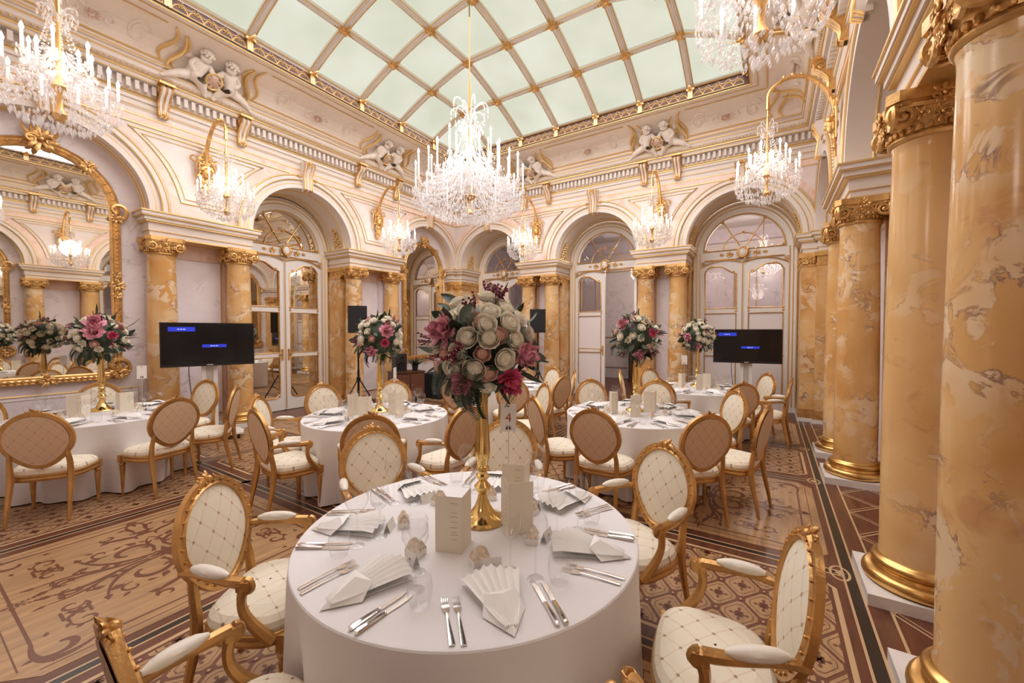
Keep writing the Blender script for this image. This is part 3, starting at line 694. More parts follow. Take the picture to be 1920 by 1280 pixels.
# pierced gilt frieze under the glass, one panel per bay
def filigree(w):
    m = MB(); h = .17; n = 5
    for k in range(n):
        cx = -w / 2 + w * (k + .5) / n; r = w / n * .5
        m.tube([(cx + x, 0, z) for x, z in arc(0, .0, r * .95, 0, pi, 10)], .010, 4)
        m.tube([(cx + x + r, 0, z) for x, z in arc(0, h, r * .9, pi, 2 * pi, 10)], .008, 4) if k < n - 1 else None
        for sg in (-1, 1): m.tube([(cx + sg * x, 0, .06 + z) for x, z in spiral(r * .35, 0, r * .38, .008, 3, 3 - 7, 12)], .007, 4)
        ornament(m, (cx, 0, .075), .042, 6, k)
        for q in (0, .5):
            m.tube([(cx + (q - .25) * 2 * r + x, .004, .085 + z) for x, z in spiral(0, 0, r * .62, .01, q * 6, q * 6 + 8, 16)], .007, 4)
    m.box((-w / 2, -.008, -.012), (w / 2, .008, .004)); m.box((-w / 2, -.008, h - .004), (w / 2, .008, h + .01))
    return m.mesh('filigree_panel', [simple('dark_gilt', (.42, .25, .09), .4, .7) if 'dark_gilt' not in MT else MT['dark_gilt']])
pm = MB(); pm.box((-.028, -.02, -.02), (.028, .02, .2), 0)
for sg in (-1, 1): pm.box((sg * .034 - .008, -.03, -.02), (sg * .034 + .008, .02, .2), 1)
pm.box((-.012, -.03, -.02), (.012, .02, .2), 1)
POST = pm.mesh('frieze_post', [WHITEP, GOLDT])
FX, FY = filigree((GX1 - GX0) / NX - .1), filigree((GY1 - GY0) / NY - .1)
for i in range(NX):
    for y, a in ((YB - 1.105, 0), (YF + 1.105, pi)): obj('filigree_panel', FX, ceil, ((GXs[i] + GXs[i + 1]) / 2, y, 6.17), a); obj('frieze_post', POST, ceil, (GXs[i], y, 6.17), a)
for j in range(NY):
    for x, a in ((XL + 1.105, pi / 2), (XR - 1.105, -pi / 2)): obj('filigree_panel', FY, ceil, (x, (GYs[j] + GYs[j + 1]) / 2, 6.17), a); obj('frieze_post', POST, ceil, (x, GYs[j], 6.17), a)
# ================================================================ DOORS
def top_c(u):      # ogee top of a leaf opening, u from meeting stile (0) to hinge side (1)
    t = max(0, min(1, u)); return 3.02 + .17 * (3 * min(1, t / .55) ** 2 - 2 * min(1, t / .55) ** 3) - .12 * max(0, (t - .8) / .2) ** 2
def leaf(parent, sg, kind, ang=0, hinge=True):
    """one door leaf; local u runs from the hinge (0) to the meeting stile (.84)"""
    W_ = .84; lf = MB(); a, b = .10, .74; n = 14
    us = [a + (b - a) * k / n for k in range(n + 1)]
    tz = lambda u: top_c((b - u) / (b - a))
    lf.box((0, -.03, .01), (a, .03, 3.32)); lf.box((b, -.03, .01), (W_, .03, 3.32)); lf.box((a, -.03, 2.14), (b, .03, 2.24)); lf.box((a, -.03, 1.17), (b, .03, 1.25)); lf.box((a, -.03, .01), (b, .03, .28))
    for d in (-.03, .03): lf.strip([(u, d, tz(u)) for u in us], [(u, d, 3.32) for u in us])
    lf.strip([(u, -.03, tz(u)) for u in us], [(u, .03, tz(u)) for u in us])
    o = lf.build('door_leaf', [WHITEP], parent, False, loc=(-sg * .865, 0, 0)) if False else None
    me = lf.mesh('door_leaf', [WHITEP], False)
    if sg < 0: me.transform(MX.Scale(-1, 4, (1, 0, 0)))
    o = obj('door_leaf', me, parent, (-sg * .86, 0, 0)); o.rotation_euler[2] = ang
    def kid(name, mb, mats):
        q = mb.mesh(name, mats)
        if sg < 0: q.transform(MX.Scale(-1, 4, (1, 0, 0)))
        return obj(name, q, o)
    pm = MB(); pm.strip([(u, -.012, 2.24) for u in us], [(u, -.012, tz(u)) for u in us]); kid('pane', pm, [MIRR if kind == 'mirror' else PANEG])
    for z0, z1 in ((1.25, 2.14), (.28, 1.17)):
        pm = MB(); pm.box((a, -.016, z0), (b, .01, z1)); kid('pane' if kind == 'mirror' else 'panel', pm, [MIRR if kind == 'mirror' else simple('frosted_panel', (.84, .79, .79), .5) if 'frosted_panel' not in MT else MT['frosted_panel']])
    g = MB(); y = -.035
    g.tube([(a, y, 2.25), (b, y, 2.25)] + [(u, y, tz(u)) for u in reversed(us)], .016, 6, 0, True)
    c = .08
    g.tube([(a, y, 2.13), (a, y, 1.26), (b, y, 1.26), (b, y, 2.13)], .013, 6, 0, True)
    g.tube([(a, y, 1.16), (a, y, .28 + c), (a + c, y, .28), (b - c, y, .28), (b, y, .28 + c), (b, y, 1.16)], .013, 6, 0, True)
    for u, z in ((a, 2.25), (b, 2.25), (a, 1.21), (b, 1.21), (a, 2.19), (b, 2.19)): g.ell((u, y, z), .026, 6, 4)
    ornament(g, (.26, y, 3.19), .05, 6, 2); ornament(g, (b - .06, y, 3.06), .035, 5, 4)
    kid('gilt_moulding', g, [GOLD])
    h = MB(); h.box((b + .03, -.05, 1.10), (b + .07, -.03, 1.34)); h.tube([(b + .05, -.06, 1.25), (b + .05, -.085, 1.25), (b - .04, -.085, 1.24)], .011, 6); h.ell((b + .05, -.05, 1.31), .022, 6, 4); kid('door_handle', h, [GOLD])
    return o
def make_door(n, side, c, kind, open_right=0):
    (o, a) = FR[side]; p = at(side, c, .87); d = struct(root('door_%d' % n, p, a)); zc = 3.53; k_ = 24
    fr = MB(); ro, ri = 1.0, .865
    for sg in (-1, 1):
        fr.box((min(sg * ri, sg * ro), -.06, 0), (max(sg * ri, sg * ro), .06, zc), 0); fr.box((min(sg * ro, sg * 1.06), -.03, 0), (max(sg * ro, sg * 1.06), .03, zc), 0)
        for x, r in ((sg * ro, .014), (sg * (ri + .065), .010), (sg * ri, .012)): fr.tube([(x, -.062, .12), (x, -.062, zc)], r, 5, 1)
    A = lambda r, d_: [(r * cos(pi * k / k_), d_, zc + r * sin(pi * k / k_)) for k in range(k_ + 1)]
    fr.strip(A(ri, -.06), A(ro, -.06), 0); fr.strip(A(ri, -.06), A(ri, .06), 0); fr.strip(A(ro, -.06), A(ro, .06), 0)
    fr.strip(A(.775, -.045), A(ri, -.045), 0); fr.strip(A(.775, -.045), A(.775, .05), 0)
    for r, t in ((ro, .014), (ri + .065, .010), (.785, .016)): fr.tube(A(r, -.062), t, 5, 1)
    fr.strip(A(ro, -.03), A(1.06, -.03), 0)
    fr.build('door_frame', [WHITEP, GOLDT], d)
    tr = MB(); tr.box((-ri, -.05, 3.325), (ri, .05, 3.56), 0)
    for z in (3.345, 3.545): tr.tube([(-.77, -.055, z), (.77, -.055, z)], .013, 5, 1)
    for sg in (-1, 1): tr.tube([(sg * x, -.06, 3.36 + z) for x, z in bez((.0, -.10), (.35, .02), (.6, -.02), (.84, -.16), 14)], .014, 5, 1)
    ornament(tr, (0, -.07, 3.46), .15, 11, 5, 1)
    for sg in (-1, 1):
        ornament(tr, (sg * .26, -.06, 3.45), .075, 7, 6, 1); ornament(tr, (sg * .42, -.055, 3.45), .05, 5, 7, 1); ornament(tr, (sg * .80, -.06, 3.28), .05, 5, 8, 1)
    tr.tube([(.085 * cos(t * pi / 10), -.15, 3.47 + .10 * sin(t * pi / 10)) for t in range(20)], .018, 6, 1, True); tr.ell((0, -.135, 3.47), (.075, .03, .09), 10, 6, 2)
    tr.build('transom', [WHITEP, GOLD, STONE], d)
    g = MB(); B_ = A(.78, 0); g.strip(B_, [(p_[0], 0, zc) for p_ in B_]); g.build('fanlight_pane', [MIRR if kind == 'mirror' else PANEG], d)
    g = MB()
    for an in (R(58), R(122)):
        g.tube([(0 + .13 * cos(an), -.02, zc + .13 * sin(an)), (.79 * cos(an), -.02, zc + .79 * sin(an))], .014, 6); g.ell((.78 * cos(an), -.03, zc + .78 * sin(an)), .04, 7, 5)
    g.tube([(.40 * cos(pi * k / 18), -.02, zc + .38 * sin(pi * k / 18)) for k in range(19)], .012, 6); ornament(g, (0, -.03, zc + .39), .045, 6, 9)
    for an in (R(58), R(122)): g.ell((.40 * cos(an), -.02, zc + .38 * sin(an)), .03, 6, 4)
    for sg in (-1, 1): ornament(g, (sg * .76, -.05, zc + .04), .05, 6, 1)
    g.build('fanlight_muntin', [GOLD], d)
    leaf(d, 1, kind); leaf(d, -1, kind, -open_right if open_right else 0)
    if not open_right: s_ = MB(); s_.box((-.022, -.05, .02), (.022, .0, 3.32), 0); s_.tube([(0, -.052, .05), (0, -.052, 3.3)], .012, 5, 1); s_.build('meeting_stile', [WHITEP, GOLDT], d)
    return d
make_door(1, 'left', UL[1], 'mirror'); make_door(2, 'back', UB[0], 'glass'); make_door(3, 'back', UB[1], 'glass', -R(100)); make_door(4, 'back', UB[2], 'glass'); make_door(5, 'right', -UL[1], 'glass')
# ================================================================ GILT MIRRORS
def make_mirror():
    t = root('gilt_mirror'); hw, zb, zc = .735, 1.06, 3.52; k_ = 20
    path = [(-hw, 0, zb), (hw, 0, zb)] + [(hw, 0, zb + (zc - zb) * k / 4) for k in range(1, 5)] + [(hw * cos(pi * k / k_), 0, zc + hw * sin(pi * k / k_)) for k in range(1, k_ + 1)] + [(-hw, 0, zc - (zc - zb) * k / 4) for k in range(1, 4)]
    m = MB(); B_ = [(hw * cos(pi * k / k_), -.01, zc + hw * sin(pi * k / k_)) for k in range(k_ + 1)]
    m.strip(B_, [(p[0], -.01, zb) for p in B_]); m.build('mirror_glass', [MIRR], t)
    m = MB(); sec = [(0, -.95), (.55, -.9), (.75, -.6), (.55, -.35), (.75, 0), (.6, .35), (.85, .6), (.6, .85), (0, .95)]
    m.tube(path, .068, m=0, closed=True, up=(0, -1, 0), sec=sec)
    m.build('frame', [GOLD], t)
    b = MB(); ac = 0
    for i in range(len(path)):
        p, q = V(path[i]), V(path[(i + 1) % len(path)]); L_ = (q - p).length; kk = int(L_ / .06)
        for j in range(kk): c = p + (q - p) * (j + .5) / kk; b.ell((c.x, -.055, c.z), .02, 5, 3)
    tag(b.build('leaf_beading', [GOLD], t), kind='stuff')
    o = MB(); ornament(o, (0, -.06, zc + hw + .05), .17, 11, 1)
    for k in range(5): o.tube([(x, -.08, zc + hw + .05 + z) for x, z in bez((0, 0), (.06 * (k - 2), .05), (.09 * (k - 2), .1), (.08 * (k - 2), .17), 6)], [.02, .026, .028, .026, .022, .016, .008], 5)
    o.build('crest', [GOLD], t)
    for sg in (-1, 1):
        o = MB()
        o.tube([(sg * x, -.05, z) for x, z in spiral(hw + .02, zc + .02, .13, .03, -1.2, 4.6, 18)], [.035 - .012 * i / 18 for i in range(19)], 6); ornament(o, (sg * hw, -.06, zc - .10), .09, 8, 2); o.build('shoulder_scroll', [GOLD], t)
        o = MB(); ornament(o, (sg * hw, -.06, 2.42), .10, 9, 3); ornament(o, (sg * hw, -.06, 2.58), .07, 7, 4); ornament(o, (sg * hw, -.06, 2.27), .07, 7, 4); o.build('side_ornament', [GOLD], t)
        o = MB(); o.tube([(sg * x, -.05, z) for x, z in spiral(hw - .02, zb + .14, .17, .04, -1.6, 4.2, 18)], [.04 - .014 * i / 18 for i in range(19)], 6); ornament(o, (sg * hw, -.06, zb + .05), .12, 9, 5); o.build('corner_scroll', [GOLD], t)
        o = MB(); an = R(52); ornament(o, (sg * hw * cos(an), -.06, zc + hw * sin(an)), .10, 9, 6); o.build('arch_ornament', [GOLD], t)
    o = MB(); ornament(o, (0, -.06, zb), .10, 9, 7); o.build('sill_ornament', [GOLD], t)
    return t
mi = make_mirror(); tag(mi, 'huge arched mirror in gilt frame behind the leftmost table, cut by the left edge', 'mirror', 'gilt wall mirrors')
mi.location = at('left', UL[0] - .02, .27); mi.rotation_euler[2] = FR['left'][1]
dup(mi, at('left', UL[2] + .07, .27, -.07), FR['left'][1], 'tall arched gilt mirror in the far corner left of the big bouquet')
dup(mi, at('right', -UL[0], .27), FR['right'][1], 'arched gilt mirror on the right wall, seen only as a reflection')
dup(mi, at('right', -UL[2], .27), FR['right'][1], 'arched gilt mirror hidden behind the far right columns')
# ================================================================ COLUMNS
def make_column():
    t = root('marble_column')
    m = MB(); m.box((-.30, -.30, 0), (.30, .30, .075)); m.build('plinth', [STONE], t, False)
    m = MB(); pr = [(.275, .075)] + [(.262 + .028 * cos(a), .115 + .04 * sin(a)) for a in [R(-80 + 20 * k) for k in range(9)]] + [(.238, .16), (.232, .175), (.236, .185)] + [(.222 + .02 * cos(a), .208 + .026 * sin(a)) for a in [R(-70 + 20 * k) for k in range(8)]] + [(.212, .24), (.206, .25)]
    m.lathe(pr, 40); m.build('base_moulding', [GOLDB], t)
    m = MB(); m.lathe([(.204, .25), (.2, .30), (.2, .9), (.198, 1.4), (.192, 2.0), (.184, 2.5), (.178, 2.86), (.18, 2.90), (.186, 2.92), (.186, 2.94)], 40); m.build('shaft', [OCH], t)
    m = MB(); m.lathe([(.185, 2.92), (.20, 2.93), (.205, 2.945), (.198, 2.96), (.19, 2.97), (.195, 3.0), (.215, 3.05), (.235, 3.09), (.24, 3.11)], 28)
    ab = []
    for k in range(4):
        a = k * pi / 2 + pi / 4; a2 = a + pi / 4
        ab += [(.32 * cos(a - .12), .32 * sin(a - .12)), (.32 * cos(a + .12), .32 * sin(a + .12)), (.222 * cos(a2), .222 * sin(a2))]
    m.prism(ab, 3.135, 3.2); m.prism([(x * .93, y * .93) for x, y in ab], 3.11, 3.14)
    T0 = m.T.copy()
    for k in range(4):
        m.T = T0 @ MX.Rotation(k * pi / 2, 4, 'Z')
        for sg in (-1, 1):
            m.tube([(sg * (.172 + x), -.215, 3.055 + z) for x, z in spiral(0, 0, .078, .012, pi / 2 + .4, pi / 2 + .4 - 11.5, 30)], [.020 - .008 * i / 30 for i in range(31)], 6)
            m.ell((sg * .172, -.212, 3.055), .02, 7, 5)
        m.tube([(-.19, -.20, 3.12), (-.08, -.215, 3.105), (0, -.22, 3.095), (.08, -.215, 3.105), (.19, -.20, 3.12)], .022, 6)
        ornament(m, (0, -.235, 3.13), .065, 8, k); ornament(m, (0, -.215, 3.03), .055, 7, k + 9)
        for q in (-.09, .09): ornament(m, (q, -.21, 3.05), .045, 6, k + 4)
        for q in range(7): m.ell((.20 * sin((q - 3) * .22), -.20 * cos((q - 3) * .22), 2.985), (.016, .016, .022), 6, 4)
    m.T = T0
    m.build('capital', [GOLD], t)
    return t
COLD = .12
clabel = {('left', 0): 'ochre marble column right of the huge gilt mirror, behind the black television', ('left', 1): 'ochre marble column left of the mirrored double door', ('left', 2): 'ochre marble column right of the mirrored double door', ('left', 3): 'ochre marble column left of the tall corner mirror, behind the white and pink bouquet',
          ('back', 0): 'ochre marble column just right of the door in the far corner', ('back', 1): 'ochre marble column left of the half-open glazed door', ('back', 2): 'ochre marble column right of the half-open glazed door', ('back', 3): 'ochre marble column left of the closed glazed door behind the right television',
          ('right', 3): 'huge ochre marble column cut by the right edge of the picture', ('right', 2): 'second nearest ochre marble column on the right, on a white plinth', ('right', 1): 'third column from the right edge, its gilt base beside the lozenge inlay', ('right', 0): 'farthest ochre column of the right colonnade, mostly hidden behind its neighbour'}
col0 = None
for sd in ('left', 'back', 'right'):
    for i, (u, s_) in enumerate([(p, s_) for p in PIERS[sd] for s_ in (-1, 1)]):
        p = at(sd, u + s_ * HALF[sd], COLD)
        if col0 is None:
            col0 = make_column(); tag(col0, clabel[(sd, i)], 'column', 'ochre marble columns'); col0.location = p; col0.rotation_euler[2] = FR[sd][1]
        else: dup(col0, p, FR[sd][1], clabel[(sd, i)])
# ================================================================ CHANDELIERS
def octa(mb, c, rx, rz, m=0):
    x, y, z = c
    mb.add([(x, y, z - rz), (x + rx, y, z), (x, y + rx, z), (x - rx, y, z), (x, y - rx, z), (x, y, z + rz * .8)], [(0, 2, 1), (0, 3, 2), (0, 4, 3), (0, 1, 4), (5, 1, 2), (5, 2, 3), (5, 3, 4), (5, 4, 1)], m)
CM = {}
def chand_meshes(key, Rr, zb, tiers, ch, crown, seed, dens):
    """meshes of one chandelier, centred on its axis"""
    rd = random.Random(seed); out = {}
    zt = crown[0]; ub = rd.uniform
    m = MB(); m.lathe([(.0, zb + .06), (.03, zb + .07), (.05, zb + .12), (.02, zb + .18), (.022, zb + .30), (.05 * Rr / .4, zb + .36), (.02, zb + .42), (.018, zt - .05), (.03, zt), (0, zt + .02)], 10); out['stem'] = m.mesh('stem', [GOLD])
    arms = []; dr = MB()
    for n, r, z, z0 in tiers:
        m = MB(); pts = bez((.03, 0, z0), (r * .45, 0, z0 - .28 * Rr / .4 * .6), (r * .98, 0, z0 - .24 * Rr / .4 * .6), (r, 0, z - .02), 12); m.tube(pts, .010 + .006 * (Rr > .6), 6)
        m.tube([(p[0] * .8, 0, p[2] + .05 + .05 * sin(p[0] * 9)) for p in pts[2:9]], .006, 5)
        m.T = MX.Translation((r, 0, z)); m.lathe([(.004, -.03), (.014, -.015), (.034, 0), (.036, .006), (.012, .008), (.014, .03), (.0, .03)], 9); m.T = MX.Identity(4)
        for k in range(7): a = 2 * pi * k / 7; octa(m, (r + .034 * cos(a), .034 * sin(a), -.035 + z), .008, .026)
        octa(m, (r, 0, z - .10), .014, .04)
        c = MB(); c.lathe([(.0105, 0), (.0105, ch), (.006, ch + .004)], 8, 0)
        b = MB(); b.lathe([(.004, ch), (.013, ch + .014), (.015, ch + .028), (.009, ch + .05), (.0, ch + .07)], 7, 0)
        arms.append((n, r, z + .03, m.mesh('arm', [CRYS]), c.mesh('candle', [CANDLE]), b.mesh('bulb', [BULB])))
        for k in range(int(n * 16 * dens)):
            a = ub(0, 2 * pi); q = r * ub(.72, 1.06); octa(dr, (q * cos(a), q * sin(a), z - ub(.04, .22) * (Rr / .41) ** .5), ub(.007, .014), ub(.02, .038))
    zm = tiers[0][2] - .08
    for k in range(int(300 * dens)):                        # bowl of drops
        t = ub(0, 1) ** .7; a = ub(0, 2 * pi); q = Rr * .86 * sin(t * pi / 2) + .03; z = zm - (zm - zb) * (cos(t * pi / 2)) ** .8 * ub(.85, 1.02); octa(dr, (q * cos(a), q * sin(a), z), ub(.008, .016), ub(.018, .04))
    for k in range(int(130 * dens)):
        a = ub(0, 2 * pi); q = ub(.02, Rr * .7); octa(dr, (q * cos(a), q * sin(a), ub(zm, zm + .5 * (zt - zm)) - q * .2), ub(.006, .012), ub(.018, .035))
    for k in range(14):                                     # strings of beads from the crown
        a = 2 * pi * k / 14; r1 = tiers[0][1] * .86
        nb = int(16 * dens + 10)
        for i in range(nb):
            t = i / nb; q = .06 + (r1 - .06) * t; z = zt - .06 - (zt - .06 - tiers[0][2]) * (1 - (1 - t) ** 2.0); octa(dr, (q * cos(a), q * sin(a), z), .009, .012)
    for k in range(int(60 * dens)):                         # shower round the stem below the crown
        a = ub(0, 2 * pi); q = crown[1] * ub(.3, .8); octa(dr, (q * cos(a), q * sin(a), ub(zt - .5 * crown[2], zt)), .008, ub(.02, .04))
    octa(dr, (0, 0, zb + .03), .028, .05); out['drops'] = dr.mesh('crystal_drops', [CRYS], False)
    m = MB()
    for k in range(10):
        a = 2 * pi * k / 10; f = 1 if k % 2 else .7
        m.tube([(x * cos(a), x * sin(a), z) for x, z in bez((.02, zt - .02), (.03, zt + crown[2] * f), (crown[1] * 1.1, zt + crown[2] * f * 1.2), (crown[1], zt + crown[2] * .45 * f), 10)], [.006 + .004 * (Rr > .6)] * 11, 5)
        octa(m, (crown[1] * cos(a), crown[1] * sin(a), zt + crown[2] * .45 * f - .05), .01, .035)
    out['crown'] = m.mesh('crystal_crown', [CRYS]); out['arms'] = arms
    return out
CM['s'] = chand_meshes('s', .41, 3.5, [(10, .37, 3.86, 3.98), (6, .22, 4.06, 4.16)], .12, (4.46, .12, .13), 3, 1.0)
CM['m'] = chand_meshes('m', .84, 3.36, [(12, .79, 3.84, 4.0), (12, .60, 4.0, 4.25), (6, .34, 4.30, 4.45)], .30, (4.80, .27, .34), 5, 5.0)
def hang(parent, key, c):
    q = CM[key]
    obj('stem', q['stem'], parent, c); obj('crystal_crown', q['crown'], parent, c); tag(obj('crystal_drops', q['drops'], parent, c), kind='stuff')
    for ti, (n, r, z, am, cm, bm) in enumerate(q['arms']):
        for k in range(n):
            a = 2 * pi * (k + .5 * ti + .2) / n
            obj('arm', am, parent, c, a); o = obj('candle', cm, parent, (c[0] + r * cos(a), c[1] + r * sin(a), z)); obj('bulb', bm, o)
def lamp(parent, loc, power, size, c=(1, .91, .82)):
    l = bpy.data.lights.new('candle_light', 'POINT'); l.energy = power; l.color = c; l.shadow_soft_size = size
    o = bpy.data.objects.new('candle_light', l); col.objects.link(o); o.parent = parent; o.location = loc; KIDS.setdefault(parent, []).append(o); return o
mc = thing('chandelier', 'large many-armed crystal chandelier hanging from the middle of the glass ceiling', 'chandelier', (-3.80, 4.82, 0))
hang(mc, 'm', (0, 0, 0))
m = MB(); m.tube([(0, 0, 4.8), (0, 0, 7.2)], .009, 6); m.tube([(0, 0, 5.0), (0, 0, 5.4)], [.024, .018], 8); m.lathe([(0, 7.1), (.06, 7.12), (.09, 7.18)], 10); m.build('hanging_rod', [simple('rod_brass', (.42, .27, .09), .35, .8)], mc)
for k in range(6): lamp(mc, (.62 * cos(k * pi / 3), .62 * sin(k * pi / 3), 4.36), MAIN / 6, .16, (1, .945, .89))
def make_sconce():
    t = root('wall_chandelier'); D = -.80
    m = MB(); m.T = MX.Translation((0, -.02, 0))
    for z, s_ in ((4.62, .12), (4.48, .13), (4.34, .14), (4.20, .12), (4.08, .09), (3.99, .06)): ornament(m, (0, -.03, z), s_, 9, int(z * 10))
    m.ell((0, -.08, 4.36), (.075, .07, .10), 10, 7); m.ell((0, -.13, 4.33), (.03, .04, .03), 7, 5); m.tube([(.07 * sin(a), -.12, 4.40 + .05 * cos(a)) for a in [R(-100 + 20 * k) for k in range(11)]], .03, 6)
    for sg in (-1, 1):
        m.tube([(sg * x, -.05, z) for x, z in bez((.05, 4.60), (.22, 4.50), (.10, 4.30), (.16, 4.14), 12)], [.02 - .012 * k / 12 for k in range(13)], 6)
        m.tube([(sg * x, -.05, z) for x, z in spiral(.17, 4.56, .07, .015, pi, pi - 6, 14)], .014, 5)
    m.T = MX.Identity(4); m.build('mask_plaque', [GOLD], t)
    m = MB(); P = bez((0, -.06, 4.5), (0, -.12, 4.9), (0, -.38, 5.16), (0, -.60, 5.10), 14) + bez((0, -.60, 5.10), (0, -.70, 5.08), (0, D, 5.02), (0, D, 4.92), 8)[1:]
    m.tube(P, [.035 - .018 * k / (len(P) - 1) for k in range(len(P))], 7)
    for k in (3, 6, 9, 12, 15): ornament(m, P[k], .045, 6, k)
    for k in range(2, 15, 2): m.ell((P[k][0], P[k][1] - .02, P[k][2] + .03), .022, 6, 4)
    m.build('bracket_arm', [GOLD], t)
    m = MB(); m.lathe([(.0, 4.93), (.025, 4.92), (.022, 4.88), (.03, 4.75), (.0, 4.745)], 8); m.tube([(0, 0, 4.95), (0, 0, 4.46)], .007, 5); m.lathe([(.006, 4.66), (.016, 4.62), (.022, 4.48), (0, 4.475)], 8); o = m.build('tassel_rod', [GOLDP], t); o.location = (0, D, 0)
    hang(t, 's', (0, D, 0)); lamp(t, (0, D, 4.05), SCON, .22)
    return t
sc = make_sconce(); tag(sc, 'lit crystal chandelier on gilt wall bracket between the huge mirror and the mirrored door', 'chandelier', 'bracket chandeliers on the piers')
sl = {('left', 1): 'lit crystal chandelier on gilt wall bracket between mirrored door and corner mirror', ('back', 0): 'lit crystal bracket chandelier above the far speaker, just right of the big chandelier', ('back', 1): 'lit crystal bracket chandelier between the two right-hand glazed doors', ('right', 0): 'lit crystal chandelier hung from a long gilt arm before the right glazed door', ('right', 1): 'crystal chandelier cut by the top edge right of the glass ceiling', ('front', 0): 'crystal chandelier cut by the left edge above the huge gilt mirror', ('front', 1): 'bracket chandelier on the front wall above and behind the viewer'}
sc.location = at('left', PIERS['left'][0]); sc.rotation_euler[2] = FR['left'][1]
PIERS['front'] = [5.275, 2.125]
for sd, ps in PIERS.items():
    for i, u in enumerate(ps):
        if (sd, i) != ('left', 0): dup(sc, at(sd, u), FR[sd][1], sl[(sd, i)])
# chandelier and furniture in the next room
nc = thing('chandelier', 'small crystal chandelier in the room beyond the half-open door', 'chandelier', (-3.15, 12.2, -.35)); hang(nc, 's', (0, 0, 0)); lamp(nc, (0, 0, 4.05), 110, .22)
m = MB(); m.tube([(0, 0, 4.4), (0, 0, 5.4)], .01, 6); m.build('hanging_rod', [GOLDP], nc)
nc2 = thing('chandelier', 'small crystal chandelier seen through the closed right glazed door', 'chandelier', (-.2, 12.6, -.35)); hang(nc2, 's', (0, 0, 0)); lamp(nc2, (0, 0, 4.05), 110, .22)
m = MB(); m.tube([(0, 0, 4.4), (0, 0, 5.4)], .01, 6); m.build('hanging_rod', [GOLDP], nc2)
ac = thing('chandelier', 'added unseen crystal chandelier behind the viewer, giving frontal fill light', 'chandelier', (-.55, -1.5, -.35)); hang(ac, 's', (0, 0, 0)); lamp(ac, (0, 0, 3.8), 38, .25, (1, .9, .8))  # added out of view as frontal fill for the front table and bouquet
m = MB(); m.tube([(0, 0, 4.4), (0, 0, 5.3)], .01, 6); m.build('hanging_rod', [GOLDP], ac)
m = MB(); m.box((-9.4, -2.8, 4.95), (2.3, .2, 5.05)); struct(m.build('trim_3', [CREAM], smooth=False))
# ================================================================ STUCCO CHERUBS above the piers
def skin_mesh(name, pts, edges, mat, sub=2):
    me = bpy.data.meshes.new(name); me.from_pydata([p[:3] for p in pts], edges, []); o = bpy.data.objects.new(name, me); col.objects.link(o)
    sk = o.modifiers.new('s', 'SKIN'); ss = o.modifiers.new('u', 'SUBSURF'); ss.levels = sub; ss.render_levels = sub
    for i, v in enumerate(me.skin_vertices[0].data): v.radius = (pts[i][3], pts[i][3]); v.use_root = i == 0
    dg = bpy.context.evaluated_depsgraph_get(); r = bpy.data.meshes.new_from_object(o.evaluated_get(dg)); bpy.data.objects.remove(o); r.name = name
    r.materials.clear(); r.materials.append(mat); r.polygons.foreach_set('use_smooth', [True] * len(r.polygons)); return r
CH = [(0, -.10, .13, .085), (.03, -.12, .24, .08), (.05, -.13, .33, .075), (.06, -.14, .39, .035), (.065, -.16, .45, .066), (.07, -.175, .50, .055),
      (.14, -.15, .34, .036), (.21, -.17, .27, .03), (.27, -.18, .24, .024), (.29, -.18, .22, .018),
      (-.04, -.14, .35, .036), (-.11, -.17, .30, .03), (-.06, -.2, .23, .024), (-.03, -.205, .21, .018),
      (.02, -.18, .09, .058), (.10, -.22, .06, .05), (.16, -.20, -.04, .036), (.18, -.22, -.10, .024), (.20, -.25, -.10, .016),
      (-.08, -.15, .10, .058), (-.20, -.18, .07, .046), (-.31, -.19, 0, .034), (-.38, -.20, -.05, .022), (-.41, -.22, -.05, .015)]
CE = [(0, 1), (1, 2), (2, 3), (3, 4), (4, 5), (2, 6), (6, 7), (7, 8), (8, 9), (2, 10), (10, 11), (11, 12), (12, 13), (0, 14), (14, 15), (15, 16), (16, 17), (17, 18), (0, 19), (19, 20), (20, 21), (21, 22), (22, 23)]
CHM = skin_mesh('cherub', [(a, b, c, d * 1.4) for a, b, c, d in CH], CE, PLAST, 2); CHM2 = CHM.copy(); CHM2.transform(MX.Scale(-1, 4, (1, 0, 0)))
LEAN = MX.Translation((0, -.15, 5.79)) @ MX.Rotation(R(50), 4, 'X')
CHM.transform(LEAN @ MX.Translation((-.24, 0, .03))); CHM2.transform(LEAN @ MX.Translation((.24, 0, .03)))
